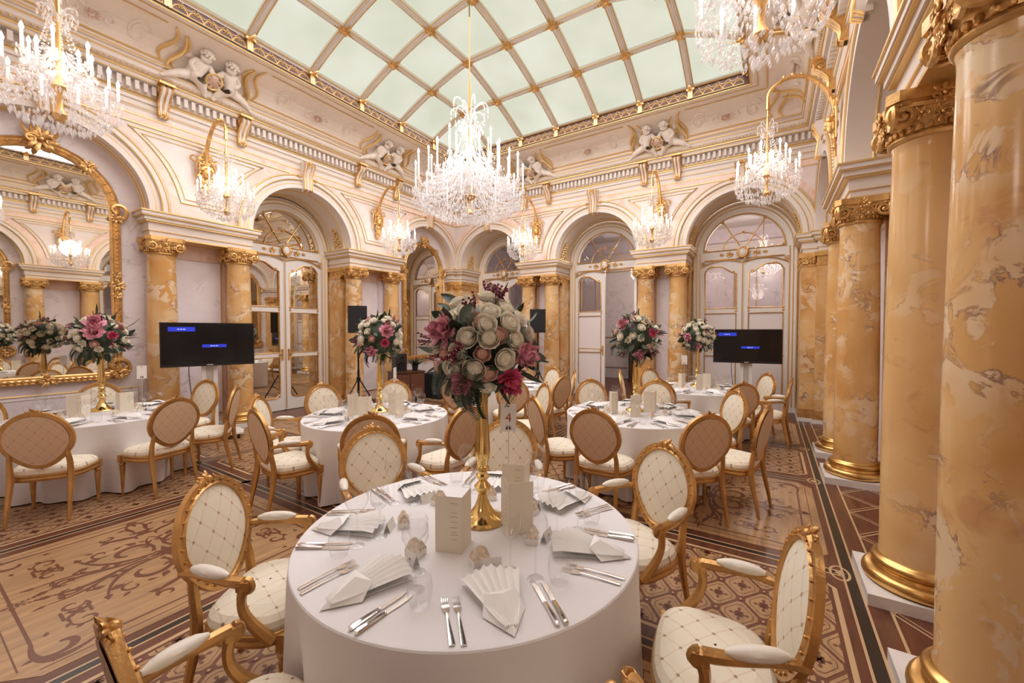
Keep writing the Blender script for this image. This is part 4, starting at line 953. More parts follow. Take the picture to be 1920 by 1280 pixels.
def make_group():
    t = root('cherub_sculpture'); obj('cherub', CHM, t); obj('cherub', CHM2, t)
    for sg in (-1, 1):
        m = MB(); m.T = LEAN @ MX.Translation((sg * .24, 0, .03)); x0 = -sg * .068
        rc = random.Random(4)
        for k in range(26):                                  # curls
            a = 2.4 * k; e = R(15 + 70 * (k / 26)); m.ell((x0 + .092 * cos(e) * cos(a), -.168 + .092 * cos(e) * sin(a), .478 + .092 * sin(e)), .024, 6, 4)
        m.build('curls', [PLAST], t); m = MB(); m.T = LEAN @ MX.Translation((sg * .24, 0, .03))
        for k in range(4): m.ell((sg * (.10 + .05 * k), -.06, .34 + .05 * k), (.075, .02, .045 - .006 * k), 7, 4)                    # wing
        m.build('wing', [PLAST], t)
    m = MB(); m.T = LEAN; ornament(m, (0, -.16, .20), .14, 10, 2); m.ell((0, -.16, .2), (.10, .06, .12), 10, 6); m.build('cartouche', [MT['stucco_brown']], t)
    m = MB(); m.T = LEAN; m.tube([(.11 * cos(R(20 * k)), -.20, .2 + .13 * sin(R(20 * k))) for k in range(18)], .018, 6, 0, True)
    for k in range(9): ornament(m, (-.44 + .11 * k, -.06, .0), .055, 6, k)
    for k in range(7): m.ell((-.21 + .07 * k, -.10, .05 - .05 * sin(pi * k / 6)), .04, 6, 4)
    m.build('garland', [GOLDT], t)
    for sg in (-1, 1):
        m = MB(); m.tube([(sg * (.50 + .07 * sin(t_ * 6)), -.28 - .50 * t_ ** 2, 5.74 + .36 * t_ - .03) for t_ in [k / 14 for k in range(15)]], [.016 + .014 * sin(pi * k / 14) for k in range(15)], 6); m.build('gilt_scroll', [GOLDT], t)
    return t
cg = make_group(); tag(cg, 'pair of white stucco cherubs with cartouche above the pier left of the mirrored door', 'sculpture', 'stucco cherub groups on the cornice'); cg.location = at('left', PIERS['left'][0]); cg.rotation_euler[2] = FR['left'][1]
gl = {('left', 1): 'pair of white stucco cherubs above the pier between mirrored door and corner mirror', ('back', 0): 'pair of stucco cherubs half hidden behind the right side of the big chandelier', ('back', 1): 'pair of white stucco cherubs on the back wall between the two right glazed doors', ('right', 0): 'white stucco cherubs high on the right wall behind the long gilt arm', ('right', 1): 'white stucco cherubs at the top right, above the second column'}
for sd in ('left', 'back', 'right'):
    for i, u in enumerate(PIERS[sd]):
        if (sd, i) != ('left', 0): dup(cg, at(sd, u), FR[sd][1], gl[(sd, i)])
# ================================================================ CHAIRS
def seat_pt(a, k=1.0):
    c, s_ = cos(a), sin(a); x = .265 * math.copysign(abs(c) ** .55, c); y = .208 * math.copysign(abs(s_) ** .62, s_)
    x *= 1 + .09 * y / .208; y += .018 * (1 - (x / .29) ** 2) * (1 if y > 0 else .2)
    return x * k, y * k
TILT = MX.Translation((0, -.215, .53)) @ MX.Rotation(R(10.5), 4, 'X')
def oval(a, k=1.0, zz=.222):
    x, z = .232 * cos(a), .25 * sin(a)
    if z < 0: x *= 1 - .27 * (-sin(a)) ** 1.6
    return x * k, zz + z * k
def make_chair(arms):
    t = root('armchair' if arms else 'side_chair'); n = 36; A = [2 * pi * k / n for k in range(n)]
    # seat
    m = MB(); prof = [(.97, .365), (1.0, .37), (1.02, .385), (1.0, .40), (1.03, .412), (1.03, .425), (.99, .43)]
    for (k0, z0), (k1, z1) in zip(prof, prof[1:]):
        p0 = [(*seat_pt(a, k0), z0) for a in A]; p1 = [(*seat_pt(a, k1), z1) for a in A]; m.strip(p0 + p0[:1], p1 + p1[:1])
    m.add([(*seat_pt(a, .97), .366) for a in A], [tuple(range(n))])
    for sx in (-1, 1): m.cbox((sx * .235, .19, .385), (.06, .05, .075)); m.ell((sx * .235, .217, .385), (.02, .008, .02), 7, 4)
    m.build('seat_rail', [GOLDC], t)
    m = MB(); pr = [(.985, .425), (1.0, .445), (.97, .468), (.88, .487), (.65, .503), (.35, .511), (.02, .513)]
    for (k0, z0), (k1, z1) in zip(pr, pr[1:]):
        p0 = [(*seat_pt(a, k0), z0) for a in A]; p1 = [(*seat_pt(a, k1), z1) for a in A]; m.strip(p0 + p0[:1], p1 + p1[:1])
    m.build('seat', [FABS], t)
    # legs
    for sx in (-1, 1):
        m = MB(); m.T = MX.Translation((sx * .235, .188, 0)); m.lathe([(.012, .0), (.016, .012), (.013, .03), (.0155, .10), (.021, .22), (.026, .29), (.02, .305), (.03, .315), (.03, .325), (.022, .335), (.03, .35), (.03, .37)], 10); m.build('leg', [GOLDC], t)
        m = MB(); m.tube([(sx * .205, -.285, 0), (sx * .203, -.265, .12), (sx * .20, -.235, .26), (sx * .197, -.215, .38), (sx * .197, -.213, .46), (sx * .196, -.222, .54), (sx * .188, -.236, .615), (sx * .192, -.244, .655)], [.013, .017, .021, .026, .024, .022, .02, .014], 7); m.build('leg', [GOLDC], t)
    # oval back
    m = MB(); m.T = TILT; sec = [(.62, -.85), (.72, -.2), (.62, .3), (.95, .62), (.7, .95), (.2, 1.0), (-.45, .95), (-.5, 0), (-.45, -.85)]
    m.tube([(oval(a)[0], 0, oval(a)[1]) for a in A], .0245, closed=True, up=(0, 1, 0), sec=sec)
    for k in range(28):
        a = 2 * pi * (k + .5) / 28; x, z = oval(a, 1.0); m.ell((x, .021, z), .0075, 5, 3)
    m.build('back_frame', [GOLDC], t)
    def pad(y0, dome, mat, nm):
        q = MB(); q.T = TILT; nr = 5
        q.grid(lambda i, j: (*[oval(2 * pi * i, .93 * j)[0]], y0 + dome * (1 - j ** 2.4), .222 + (oval(2 * pi * i, .93 * j)[1] - .222)), n, nr); q.build(nm, [mat], t)
    pad(.006, .024, FABF, 'backrest'); pad(-.016, -.006, FABB, 'outer_back')
    m = MB(); m.T = TILT @ MX.Translation((0, .008, .480)); ornament(m, (0, .0, 0), .05, 9, 3); m.ell((0, .008, .008), (.018, .016, .017), 8, 5); ornament(m, (-.045, .002, -.006), .03, 6, 4); ornament(m, (.045, .002, -.006), .03, 6, 5)
    for sg in (-1, 1): m.tube([(sg * (.03 + .05 * k / 6), .004, .012 - .028 * (k / 6) ** 1.4 - .006) for k in range(7)], [.014 - .0012 * k for k in range(7)], 5)
    m.build('crest', [GOLDC], t)
    if arms:
        for sx in (-1, 1):
            m = MB(); P = bez((sx * .225, -.255, .68), (sx * .25, -.16, .70), (sx * .285, -.06, .675), (sx * .29, .05, .672), 10)
            m.tube(P, [.019, .018, .017, .017, .018, .02, .021, .022, .023, .024, .024], 7)
            m.tube([(sx * .29, .05 + y, .655 + z) for y, z in spiral(.01, .0, .028, .010, pi / 2, pi / 2 - 7, 14)], .017, 6); m.cbox((sx * .29, .055, .662), (.042, .05, .04))
            S = bez((sx * .29, .055, .655), (sx * .30, .02, .56), (sx * .285, .06, .50), (sx * .268, .155, .40), 12)
            m.tube(S, [.024, .022, .020, .019, .019, .02, .021, .022, .023, .024, .025, .026, .026], 7); m.build('arm', [GOLDC], t)
            m = MB(); Q = [V(p) + V((0, 0, .022)) for p in P[2:9]]; m.tube(Q, [.010, .022, .026, .027, .026, .022, .010], 10, up=(0, 0, 1), sec=[(.9 * cos(k * pi / 5), 1.05 * sin(k * pi / 5)) for k in range(10)]); m.build('arm_pad', [FABP], t)
    return t
ARM, SIDE = None, None
nchair = 0
def put_chair(arms, x, y, face, label, group):
    global ARM, SIDE
    rz = face - pi / 2
    src = ARM if arms else SIDE
    if src is None:
        src = make_chair(arms); src.location = (x, y, .002); src.rotation_euler[2] = rz; tag(src, label, 'chair', group)
        if arms: ARM = src
        else: SIDE = src
        return src
    return dup(src, (x, y, .002), rz, label, group)
BK = .285
def seat_at(tc, deg, r, arms, label, group, turn=0):
    a = R(deg); put_chair(arms, tc[0] + (r - BK) * cos(a), tc[1] + (r - BK) * sin(a), a + pi + R(turn), label, group)
T1, T2, T3, T4, T5, T6 = TCS
g1 = 'armchairs round the front table'
for deg, r, lb in ((214, 1.27, 'gilt armchair with quilted cream back left of the front table'), (266, 1.28, 'gilt armchair cut by the bottom edge at the lower left'), (162, 1.30, 'gilt armchair facing the viewer behind the front table on its left'), (115, 1.32, 'gilt armchair behind the table number 4 sign'), (58, 1.31, 'gilt armchair at the right rear of the front table'), (8, 1.38, 'large gilt armchair at the lower right beside the columns'), (321, 1.27, 'gilt armchair at the bottom edge, only its crest showing')):
    seat_at(T1, deg, r, True, lb, g1)
g2 = 'chairs round the table with the second bouquet'
for deg, r, ar, lb in ((263, 1.26, True, 'gilt armchair seen from behind left of the middle-left table'), (222, 1.27, True, 'gilt armchair partly behind another armchair left of the middle-left table'), (175, 1.26, False, 'cream oval-back chair in front of the mirrored door'), (130, 1.26, False, 'cream oval-back chair behind the vase of the middle-left table'), (318, 1.26, True, 'tan-backed armchair overlapped by the cream armchair before it'), (356, 1.40, True, 'tan-backed armchair just left of the front vase')):
    seat_at(T2, deg, r, ar, lb, g2)
g3 = 'chairs round the middle right table'
for deg, r, ar, lb in ((231, 1.28, False, 'tan-backed chair left of the middle-right table, right of the sign'), (269, 1.28, False, 'tan-backed chair in front of the middle-right table'), (136, 1.25, False, 'cream chair behind the middle-right table before the half-open door'), (92, 1.26, False, 'cream chair behind the menus of the middle-right table'), (313, 1.32, False, 'tan-backed chair at the right front of the middle-right table'), (36, 1.24, False, 'cream chair facing left at the right of the middle-right table'), (347, 1.36, False, 'chair seen from the side right of the middle-right table')):
    seat_at(T3, deg, r, ar, lb, g3)
g4 = 'chairs round the left table by the mirror'
for deg, r, lb in ((328, 1.28, 'tan-backed chair cut by the left edge of the picture'), (14, 1.25, 'tan-backed quilted chair at the right end of the leftmost table'), (108, 1.25, 'cream chair under the left television, behind the leftmost table'), (54, 1.32, 'chair seen from the side below the left television stand'), (169, 1.27, 'cream chair behind the vase of the leftmost table'), (226, 1.12, 'cream chair at the left edge beyond the leftmost table')):
    seat_at(T4, deg, r, False, lb, g4)
g5 = 'chairs round the far right table'
for deg, r, ar, lb in ((254, 1.25, True, 'armchair seen from behind in front of the far right table'), (148, 1.1, False, 'cream chair behind the far right table before the columns'), (193, 1.25, False, 'chair seen edge-on left of the far right table'), (305, 1.28, False, 'tan-backed chair before the right television'), (33, 1.2, False, 'cream chair just below the right television'), (354, 1.32, True, 'armchair seen from the side nearest the right pilaster')):
    seat_at(T5, deg, r, ar, lb, g5)
g6 = 'chairs round the far middle table'
for deg, r, lb, tn in ((69, 1.2, 'cream chair beyond the far middle table, right of the big bouquet', 0), (350, 1.30, 'tan-backed chair at the right of the far middle table', 0), (30, 1.26, 'chair seen edge-on before the half-open door', 0), (310, 1.27, 'tan-backed chair directly above the number 4 sign', 0), (262, 1.25, 'chair glimpsed through the fern left of the front vase', 0)):
    seat_at(T6, deg, r, False, lb, g6, tn)
put_chair(False, -2.78, 4.72, R(232), 'cream chair turned aside between the far middle and middle-right tables', g6)
# ================================================================ TABLES AND CLOTHS
TR = .80; TZ = .762
def make_table():
    t = root('round_table'); m = MB(); m.lathe([(.0, .725), (.78, .725), (.785, .74), (.78, .755), (0, .755)], 40); m.build('table_top', [WOODD], t)
    m = MB(); m.lathe([(.05, .12), (.05, .725)], 12); m.build('pedestal', [BLKM], t)
    for k in range(4):
        a = k * pi / 2 + .4; m = MB(); m.tube([(0, 0, .14), (.2 * cos(a), .2 * sin(a), .10), (.36 * cos(a), .36 * sin(a), .015)], [.03, .026, .018], 7); m.build('foot', [BLKM], t)
    return t
def make_cloth(seed):
    rd = random.Random(seed); n = 160; ph = [rd.uniform(0, 6.28) for _ in range(4)]; m = MB()
    def fold(a): return .5 * sin(11 * a + ph[0] + .9 * sin(3 * a + ph[1])) + .3 * sin(17 * a + ph[2]) + .3 * sin(6 * a + ph[3])
    def P(a, s):    # s 0..1 top edge to hem
        r = TR - .055 * s ** 1.5 + (.11 * s ** .7) * fold(a) * (.35 + .65 * s)
        return (r * cos(a), r * sin(a), TZ - .004 - s * (TZ - .012) + (.006 if s == 1 else 0))
    A = [2 * pi * k / n for k in range(n + 1)]
    rings = [[(.0, 0, TZ)] * (n + 1), [(.5 * cos(a), .5 * sin(a), TZ) for a in A], [((TR - .012) * cos(a), (TR - .012) * sin(a), TZ) for a in A], [((TR - .004) * cos(a), (TR - .004) * sin(a), TZ - .0012) for a in A]]
    rings += [[((TR) * cos(a), (TR) * sin(a), TZ - .007) for a in A]] + [[P(a, s) for a in A] for s in (.06, .12, .2, .3, .4, .5, .6, .7, .8, .9, 1.0)]
    for p, q in zip(rings, rings[1:]): m.strip(p, q)
    return m.mesh('tablecloth', [CLOTH], True, 80)
CLM = [make_cloth(1), make_cloth(2)]
tdesc = ['front table', 'middle-left table', 'middle-right table', 'leftmost table', 'far right table', 'far middle table']
cdesc = ['white floor-length cloth on the big front table', 'white floor-length cloth on the middle-left table before the mirrored door', 'white floor-length cloth on the middle-right table', 'white floor-length cloth on the leftmost table by the huge mirror', 'white floor-length cloth on the far right table before the television', 'white floor-length cloth on the far middle table behind the big bouquet']
tb = None
for i, c in enumerate(TCS):
    lb = 'round pedestal table hidden under the cloth of the ' + tdesc[i]
    if tb is None: tb = make_table(); tb.location = (*c, .002); tag(tb, lb, 'table', 'round banquet tables')
    else: dup(tb, (*c, .002), 0, lb)
    o = obj('tablecloth', CLM[i % 2], None, (*c, .002), .7 * i); tag(o, cdesc[i], 'tablecloth', 'white tablecloths')
# ================================================================ TABLE SETTINGS
TOPZ = TZ + .0025
def mk_fork():
    m = MB(); L_ = .19
    m.tube([(0, -.095, .0035), (0, -.07, .004), (0, -.02, .006), (0, .02, .008), (0, .035, .006)], [1, .85, .5, .45, .6], m=0, up=(0, 0, 1), sec=[(.0016, -.008), (.0024, 0), (.0016, .008), (-.001, .008), (-.0012, 0), (-.001, -.008)])
    m.tube([(0, .03, .006), (0, .042, .004), (0, .055, .0035), (0, .062, .004)], [.5, 1, 1.15, 1.1], m=0, up=(0, 0, 1), sec=[(.0012, -.0095), (.0012, .0095), (-.001, .0095), (-.001, -.0095)])
    for k in range(4): x = -.0086 + k * .00573; m.tube([(x, .060, .004), (x, .080, .003), (x, .097, .0055)], [.0019, .0018, .001], 4)
    return m.mesh('fork', [SILV])
def mk_knife():
    m = MB()
    m.tube([(0, -.105, .006), (0, -.095, .007), (0, -.06, .007), (0, -.01, .006), (0, .0, .006)], [.0075, .0095, .008, .0065, .0055], 8)
    m.prism([(-.007, .0), (.006, .0), (.009, .05), (.009, .085), (.004, .108), (-.004, .112), (-.007, .10)], .002, .0045); m.ell((0, 0, .006), (.008, .004, .006), 7, 4)
    return m.mesh('knife', [SILV])
def mk_wine(h, r):
    m = MB(); b = h - .105 if h > .17 else h * .5
    pr = [(.034, .0), (.033, .002), (.012, .005), (.0045, .012), (.0035, .03), (.0035, b - .01), (.008, b), (r * .75, b + .025), (r, b + .052), (r * .95, b + .085), (r * .80, h)]
    m.lathe(pr, 20, caps=False); m.add([(.034 * cos(k * pi / 10), .034 * sin(k * pi / 10), 0) for k in range(20)], [tuple(range(20))]); return m.mesh('wine_glass', [GLASS])
def mk_tumbler():
    m = MB(); m.lathe([(0, .0), (.026, .0), (.030, .006), (.037, .035), (.039, .06), (.035, .09)], 20, caps=False); return m.mesh('tumbler', [GLASS])
def mk_napkin():
    """napkin folded into a pointed fan, wide pleats towards the middle of the table (+y)"""
    m = MB(); n = 14
    def f(i, j):
        a = (i - .5) * 2; y = -.11 + .25 * j; w_ = .018 + .062 * j ** .8
        pl = .5 + .5 * cos(i * n * pi)
        return (a * w_ * (1 + .15 * j), y - .035 * j * abs(a), .004 + (.014 + .026 * j ** 1.2 * (1 - .5 * abs(a))) * (.6 + .4 * pl) * (1 - .2 * (j > .95)))
    m.grid(f, n * 3, 8); m.grid(lambda i, j: ((i - .5) * (.036 + .13 * j), -.11 + .22 * j, .002), 3, 4)
    m.add([(-.058, -.045, .004), (0, -.135, .004), (.058, -.045, .004), (.045, -.005, .038), (0, -.03, .046), (-.045, -.005, .038), (0, -.125, .010)], [(0, 1, 6), (1, 2, 6), (0, 6, 4, 5), (6, 2, 3, 4), (5, 4, 3)]); return m.mesh('napkin', [NAPK], True, 30)
def mk_menu():
    m = MB()
    for sg, a in ((-1, R(12)), (1, R(78))):
        m.T = MX.Rotation(sg * a, 4, 'Z'); m.box((0 if sg > 0 else -.105, -.0008, 0), (.105 if sg > 0 else 0, .0008, .21), 0)
    m.T = MX.Rotation(R(-12), 4, 'Z')
    for k, (z, w_) in enumerate(((.185, .03), (.15, .022), (.135, .03), (.115, .026), (.095, .03), (.078, .018), (.068, .026), (.05, .02))): m.box((-.03 - w_ / 2, -.0012, z), (-.03 + w_ / 2, -.0009, z + .0022), 1)
    return m.mesh('menu_card', [PAPER, simple('menu_print', (.45, .36, .28), .6)])
def mk_box():
    m = MB(); h = .055
    m.prism([(-.03, -.022), (.03, -.022), (.03, .022), (-.03, .022)], 0, .022, 0)
    m.add([(-.03, -.022, .022), (.03, -.022, .022), (.03, .022, .022), (-.03, .022, .022), (-.022, -.006, .05), (.022, -.006, .05), (.022, .006, .05), (-.022, .006, .05), (0, 0, .062)], [(0, 1, 5, 4), (1, 2, 6, 5), (2, 3, 7, 6), (3, 0, 4, 7), (4, 5, 8), (5, 6, 8), (6, 7, 8), (7, 4, 8)], 1)
    return m.mesh('favour_box', [PAPERW, KRAFT], False)
def mk_place():
    m = MB(); m.add([(-.035, -.015, 0), (.035, -.015, 0), (.035, 0, .045), (-.035, 0, .045), (-.035, .015, 0), (.035, .015, 0)], [(0, 1, 2, 3), (3, 2, 5, 4)], 0)
    m.add([(-.006, -.0095, .018), (.008, -.0095, .018), (.006, -.0075, .026), (-.004, -.0075, .026)], [(0, 1, 2, 3)], 1); return m.mesh('place_card', [PAPERW, MT['menu_print']], False)
FORK, KNIFE, WINE, WINE2, TUMB, NAP, MENU, BOX = mk_fork(), mk_knife(), mk_wine(.255, .050), mk_wine(.235, .044), mk_tumbler(), mk_napkin(), mk_menu(), mk_box(); PLACE = mk_place()
for me_, k_ in ((FORK, 1.22), (KNIFE, 1.1), (TUMB, 1.15), (NAP, 1.3), (MENU, 1.18), (BOX, 1.25), (PLACE, 1.1)): me_.transform(MX.Scale(k_, 4))
SECT = set()
def setting(ti, tc, deg, where, idx=0):
    a = R(deg); c, s_ = cos(a), sin(a); rz = a + pi / 2            # local +y points to the table centre
    rd = random.Random(ti * 31 + idx)
    def put(me, name, side, rad, turn, label, cat, grp, dz=0):
        # side: metres to the diner's right (+), rad: distance from the table centre
        x = tc[0] + c * rad - s_ * side; y = tc[1] + s_ * rad + c * side
        o = obj(name, me, None, (x, y, TOPZ + dz), rz + R(turn) + rd.uniform(-.05, .05)); tag(o, label, cat, grp)
        if ti: o['group'] = grp
        return o
    one = ti == 0
    if not one:                                                # where the setting lies as the viewer sees the table
        f = V((-tc[0], -tc[1])).normalized(); q = V((c, s_)); fr_, ri_ = q.dot(f), q.dot(V((-f.y, f.x)))
        k8 = int(round(math.atan2(ri_, fr_) / (pi / 4))) % 8
        while (ti, k8) in SECT: k8 = (k8 + 1) % 8
        SECT.add((ti, k8)); where = ('near edge', 'near right', 'right side', 'far right side', 'far side', 'far left side', 'left side', 'near left')[k8] + ' of the ' + tdesc[ti]
    L_ = lambda a_, b_: a_ + ' ' + where
    put(NAP, 'napkin', 0, .60, 0, L_('white napkin folded as a fan at the', 'fan-folded white napkin'), 'napkin', 'napkins on the ' + tdesc[ti])
    put(KNIFE, 'knife', .155, .65, 0, L_('inner silver knife of the pair at the', 'silver table knife'), 'knife', 'knives on the ' + tdesc[ti]); put(KNIFE, 'knife', .188, .65, 0, L_('outer silver knife of the pair at the', 'silver table knife'), 'knife', 'knives on the ' + tdesc[ti])
    put(FORK, 'fork', -.15, .65, 0, L_('inner silver fork of the pair at the', 'silver table fork'), 'fork', 'forks on the ' + tdesc[ti]); put(FORK, 'fork', -.188, .64, 0, L_('outer silver fork of the pair at the', 'silver table fork'), 'fork', 'forks on the ' + tdesc[ti])
    put(WINE, 'wine_glass', .17, .50, 0, L_('taller wine glass at the', 'empty stemmed wine glass'), 'wine glass', 'wine glasses on the ' + tdesc[ti]); put(WINE2, 'wine_glass', .09, .42, 0, L_('smaller wine glass at the', 'empty stemmed wine glass'), 'wine glass', 'wine glasses on the ' + tdesc[ti])
    put(TUMB, 'tumbler', .25, .55, 0, L_('clear water tumbler at the', 'clear water tumbler'), 'tumbler', 'water tumblers on the ' + tdesc[ti])
    put(BOX, 'favour_box', -.02, .335, 15, L_('small lace-paper favour box at the', 'small lace-paper favour box'), 'box', 'favour boxes on the ' + tdesc[ti]); put(PLACE, 'place_card', .02, .392, -8, L_('folded white place card at the', 'folded white place card'), 'card', 'place cards on the ' + tdesc[ti])
seats = [(318, 'front setting of the front table'), (266.6, 'front left setting of the front table'), (215, 'left setting of the front table'), (163.7, 'rear left setting of the front table'), (112.3, 'rear setting behind the front vase'), (60.9, 'rear right setting of the front table'), (9.4, 'right setting of the front table')]
for i, (d, wh) in enumerate(seats): setting(0, T1, d, wh, i)
for ti, (tc, d0) in enumerate(((T2, 263), (T3, 269), (T4, 10), (T5, 254), (T6, 310)), 1):
    for i in range(7): setting(ti, tc, d0 + 360 / 7 * i, '', i)
# menus
for x, y, rz, lb in ((-1.12, 1.36, R(32), 'ivory folded menu card left of the brass vase, print facing the viewer'), (-1.11, 1.87, R(28), 'tallest-standing ivory menu card behind the brass vase'), (-1.035, 1.60, R(-28), 'ivory menu card standing edge-on right of the brass vase')):
    o = obj('menu_card', MENU, None, (x, y, TOPZ), rz); tag(o, lb, 'menu', 'menus on the front table')
for ti, tc in enumerate(TCS[1:], 1):
    for k, (dx, dy, q) in enumerate(((.12, -.20, .4), (-.16, -.14, .9), (.20, .10, -.3))):
        o = obj('menu_card', MENU, None, (tc[0] + dx, tc[1] + dy, TOPZ), R(32) + q); tag(o, ('foremost', 'leftmost', 'rearmost')[k] + ' ivory menu card on the ' + tdesc[ti], 'menu', 'menus on the ' + tdesc[ti])
# table number signs
def make_sign(num, label, loc, rz):
    t = thing('table_number_sign', label, 'sign', loc, rz, 'table number signs')
    m = MB(); m.lathe([(0, 0), (.035, 0), (.035, .006), (.01, .009), (.003, .015), (.003, .39), (0, .395)], 14); m.build('stand', [SILV], t)
    m = MB(); m.box((-.046, -.001, .385), (.046, .001, .545), 0); card = m.build('card', [PAPERW], t, False)
    p = MB()
    for sx in (-1, 1): p.prism([(sx * .003, 0), (sx * .012, .0), (sx * .016, .006), (sx * .010, .02), (sx * .004, .024)], 0, .0006)
    p.T = MX.Identity(4); me = p.mesh('couple_mark', [simple('dark_print', (.10, .05, .04), .6) if 'dark_print' not in MT else MT['dark_print']], False)
    me.transform(MX.Rotation(R(90), 4, 'X')); obj('couple_mark', me, card, (0, -.0012, .395))
    p = MB(); ornament(p, (0, 0, 0), .008, 5, 1); obj('red_mark', p.mesh('red_mark', [simple('red_print', (.42, .07, .05), .6) if 'red_print' not in MT else MT['red_print']]), card, (0, -.001, .532))
    if num:
        cu = bpy.data.curves.new('number', 'FONT'); cu.body = num; cu.size = .075; cu.align_x = 'CENTER'; cu.extrude = .0004
        o = bpy.data.objects.new('number', cu); col.objects.link(o); dg = bpy.context.evaluated_depsgraph_get(); me = bpy.data.meshes.new_from_object(o.evaluated_get(dg)); bpy.data.objects.remove(o)
        me.name = 'number'; me.materials.clear(); me.materials.append(MT['red_print']); me.transform(MX.Rotation(R(90), 4, 'X')); obj('number', me, card, (0, -.0012, .44))
    return t
make_sign('4', 'white sign with red number 4 on a slim stand right of the front vase', (-1.285, 1.985, TOPZ), R(32))
make_sign('', 'small white table sign on a slim stand beside the huge mirror', (T4[0] + .10, T4[1] + .33, TOPZ), R(75)); make_sign('', 'small white table sign on the far right table', (T5[0] - .22, T5[1] + .12, TOPZ), R(12)); make_sign('', 'small table sign on the middle-left table, seen nearly edge-on', (T2[0] + .16, T2[1] + .12, TOPZ), R(118))
# ================================================================ VASES AND BOUQUETS
def make_vase():
    t = root('brass_vase')
    pr = [(.112, 0), (.115, .008), (.108, .018), (.10, .024), (.066, .042), (.042, .078), (.028, .112), (.022, .14), (.028, .15), (.04, .165), (.043, .18), (.03, .195), (.022, .205), (.026, .215), (.034, .225), (.034, .235), (.024, .245), (.024, .258), (.034, .268), (.034, .278), (.026, .288), (.028, .30), (.037, .33), (.039, .36), (.036, .42), (.030, .52), (.027, .60), (.029, .66), (.04, .675), (.042, .685), (.034, .69)]
    m = MB(); n = 24; m.lathe(pr, n)
    vs = m.v
    for i, v in enumerate(vs):       # fluting on the tall upper body
        z = v[2]
        if .31 < z < .67 and (i % n) % 2: vs[i] = (v[0] * .86, v[1] * .86, z)
    m.build('body', [GOLDP], t)
    m = MB(); m.lathe([(.047, .68), (.055, .69), (.055, .70), (.045, .705), (.03, .69)], 20); m.build('rim', [GOLDP], t)
    return t
def petal(mb, T, w_, h, curl, m=0, nu=4, nv=4):
    T0 = mb.T; mb.T = T0 @ T
    mb.grid(lambda i, j: ((i - .5) * 2 * w_ * (sin(pi * (.12 + .80 * j)) ** .7), curl * (j ** 2) * h - .35 * w_ * (1 - (2 * i - 1) ** 2) * (1 - .3 * j), h * j), nu, nv, m); mb.T = T0
def mk_rose(mat, nm, r=.042, seed=0):
    """nested cups with wavy, slightly rolled rims round a spiral heart"""
    m = MB(); rd = random.Random(seed); n = 15
    for q, (k, h, wav, fl) in enumerate(((1.0, .95, 5, .24), (.84, 1.10, 5, .10), (.66, 1.22, 4, .05), (.46, 1.30, 3, 0), (.26, 1.34, 3, -.02))):
        ph = rd.uniform(0, 6.28)
        def P(i, j):
            a = 2 * pi * i; lob = abs(cos(wav * a / 2 + ph)) ** .5
            rr = r * k * (.30 + .74 * min(1, j * 1.6) ** .6 + fl * max(0, j - .72) * 3.2 * (.3 + lob)) * (1 - .10 * max(0, j - .6))
            return (rr * cos(a), rr * sin(a), r * h * (j ** 1.15) * (.86 + .14 * lob) - .30 * r * max(0, j - .8) * (fl > .1))
        m.grid(P, n, 5)
    m.ell((0, 0, r * .66), (r * .80, r * .80, r * .56), 12, 7)
    m.tube([(x, y, r * 1.28) for x, y in spiral(0, 0, r * .2, r * .02, 0, 9, 14)], r * .05, 4)
    return m.mesh(nm, [mat], True, 70)
def mk_peony(mat, nm, r=.062, seed=1):
    m = MB(); rd = random.Random(seed); m.ell((0, 0, r * .5), (r * .4, r * .4, r * .4), 8, 5)
    for k in range(64):
        t = k / 64; a = k * 2.4; el = R(88 - 100 * t)
        petal(m, MX.Translation((0, 0, r * .42)) @ MX.Rotation(a, 4, 'Z') @ MX.Rotation(pi / 2 - el, 4, 'X').inverted() @ MX.Translation((0, 0, r * .15)), r * rd.uniform(.24, .36), r * rd.uniform(.68, .92), rd.uniform(-.9, .2), 0, 4, 3)
    return m.mesh(nm, [mat], True, 80)
def mk_leaf(mat, nm, l, w_):
    m = MB(); m.grid(lambda i, j: ((i - .5) * 2 * w_ * sin(pi * min(1, j * .96 + .03)) ** .8, -.25 * l * j * j + .12 * w_ * abs(i - .5) * 4, l * j), 4, 6); return m.mesh(nm, [mat], True, 80)
def mk_fern(l):
    m = MB(); P = [(0, -.55 * l * (j / 12) ** 2, l * j / 12 * (1 - .25 * (j / 12) ** 2)) for j in range(13)]; m.tube(P, [.0022 - .0014 * j / 12 for j in range(13)], 4)
    for j in range(2, 13):
        f = (1 - .65 * abs(j / 12 - .35)) * .32 * l
        for sg in (-1, 1):
            for o_ in (0, .5):
                p = V(P[j]) if not o_ else (V(P[j]) + V(P[j - 1])) / 2; q = p + V((sg * f, -.18 * f, .28 * f)); w_ = .055 * l * .9
                m.add([p, p + (q - p) * .4 + V((0, 0, w_ * .5)), q, p + (q - p) * .4 - V((0, 0, w_ * .5))], [(0, 1, 2, 3)])
    return m.mesh('fern_frond', [LEAFD], False)
def mk_sprig():
    m = MB(); rd = random.Random(8)
    for k in range(7):
        a = rd.uniform(-.5, .5); b = rd.uniform(-.5, .5); p = (a * .06, b * .06, .09 + rd.uniform(-.02, .02)); m.tube([(0, 0, 0), p], .0012, 4)
        for j in range(4): m.ell((p[0] * (.5 + .17 * j), p[1] * (.5 + .17 * j) + .006 * (j % 2), p[2] * (.5 + .17 * j)), .0065, 5, 4)
    return m.mesh('berry_sprig', [BERRY])
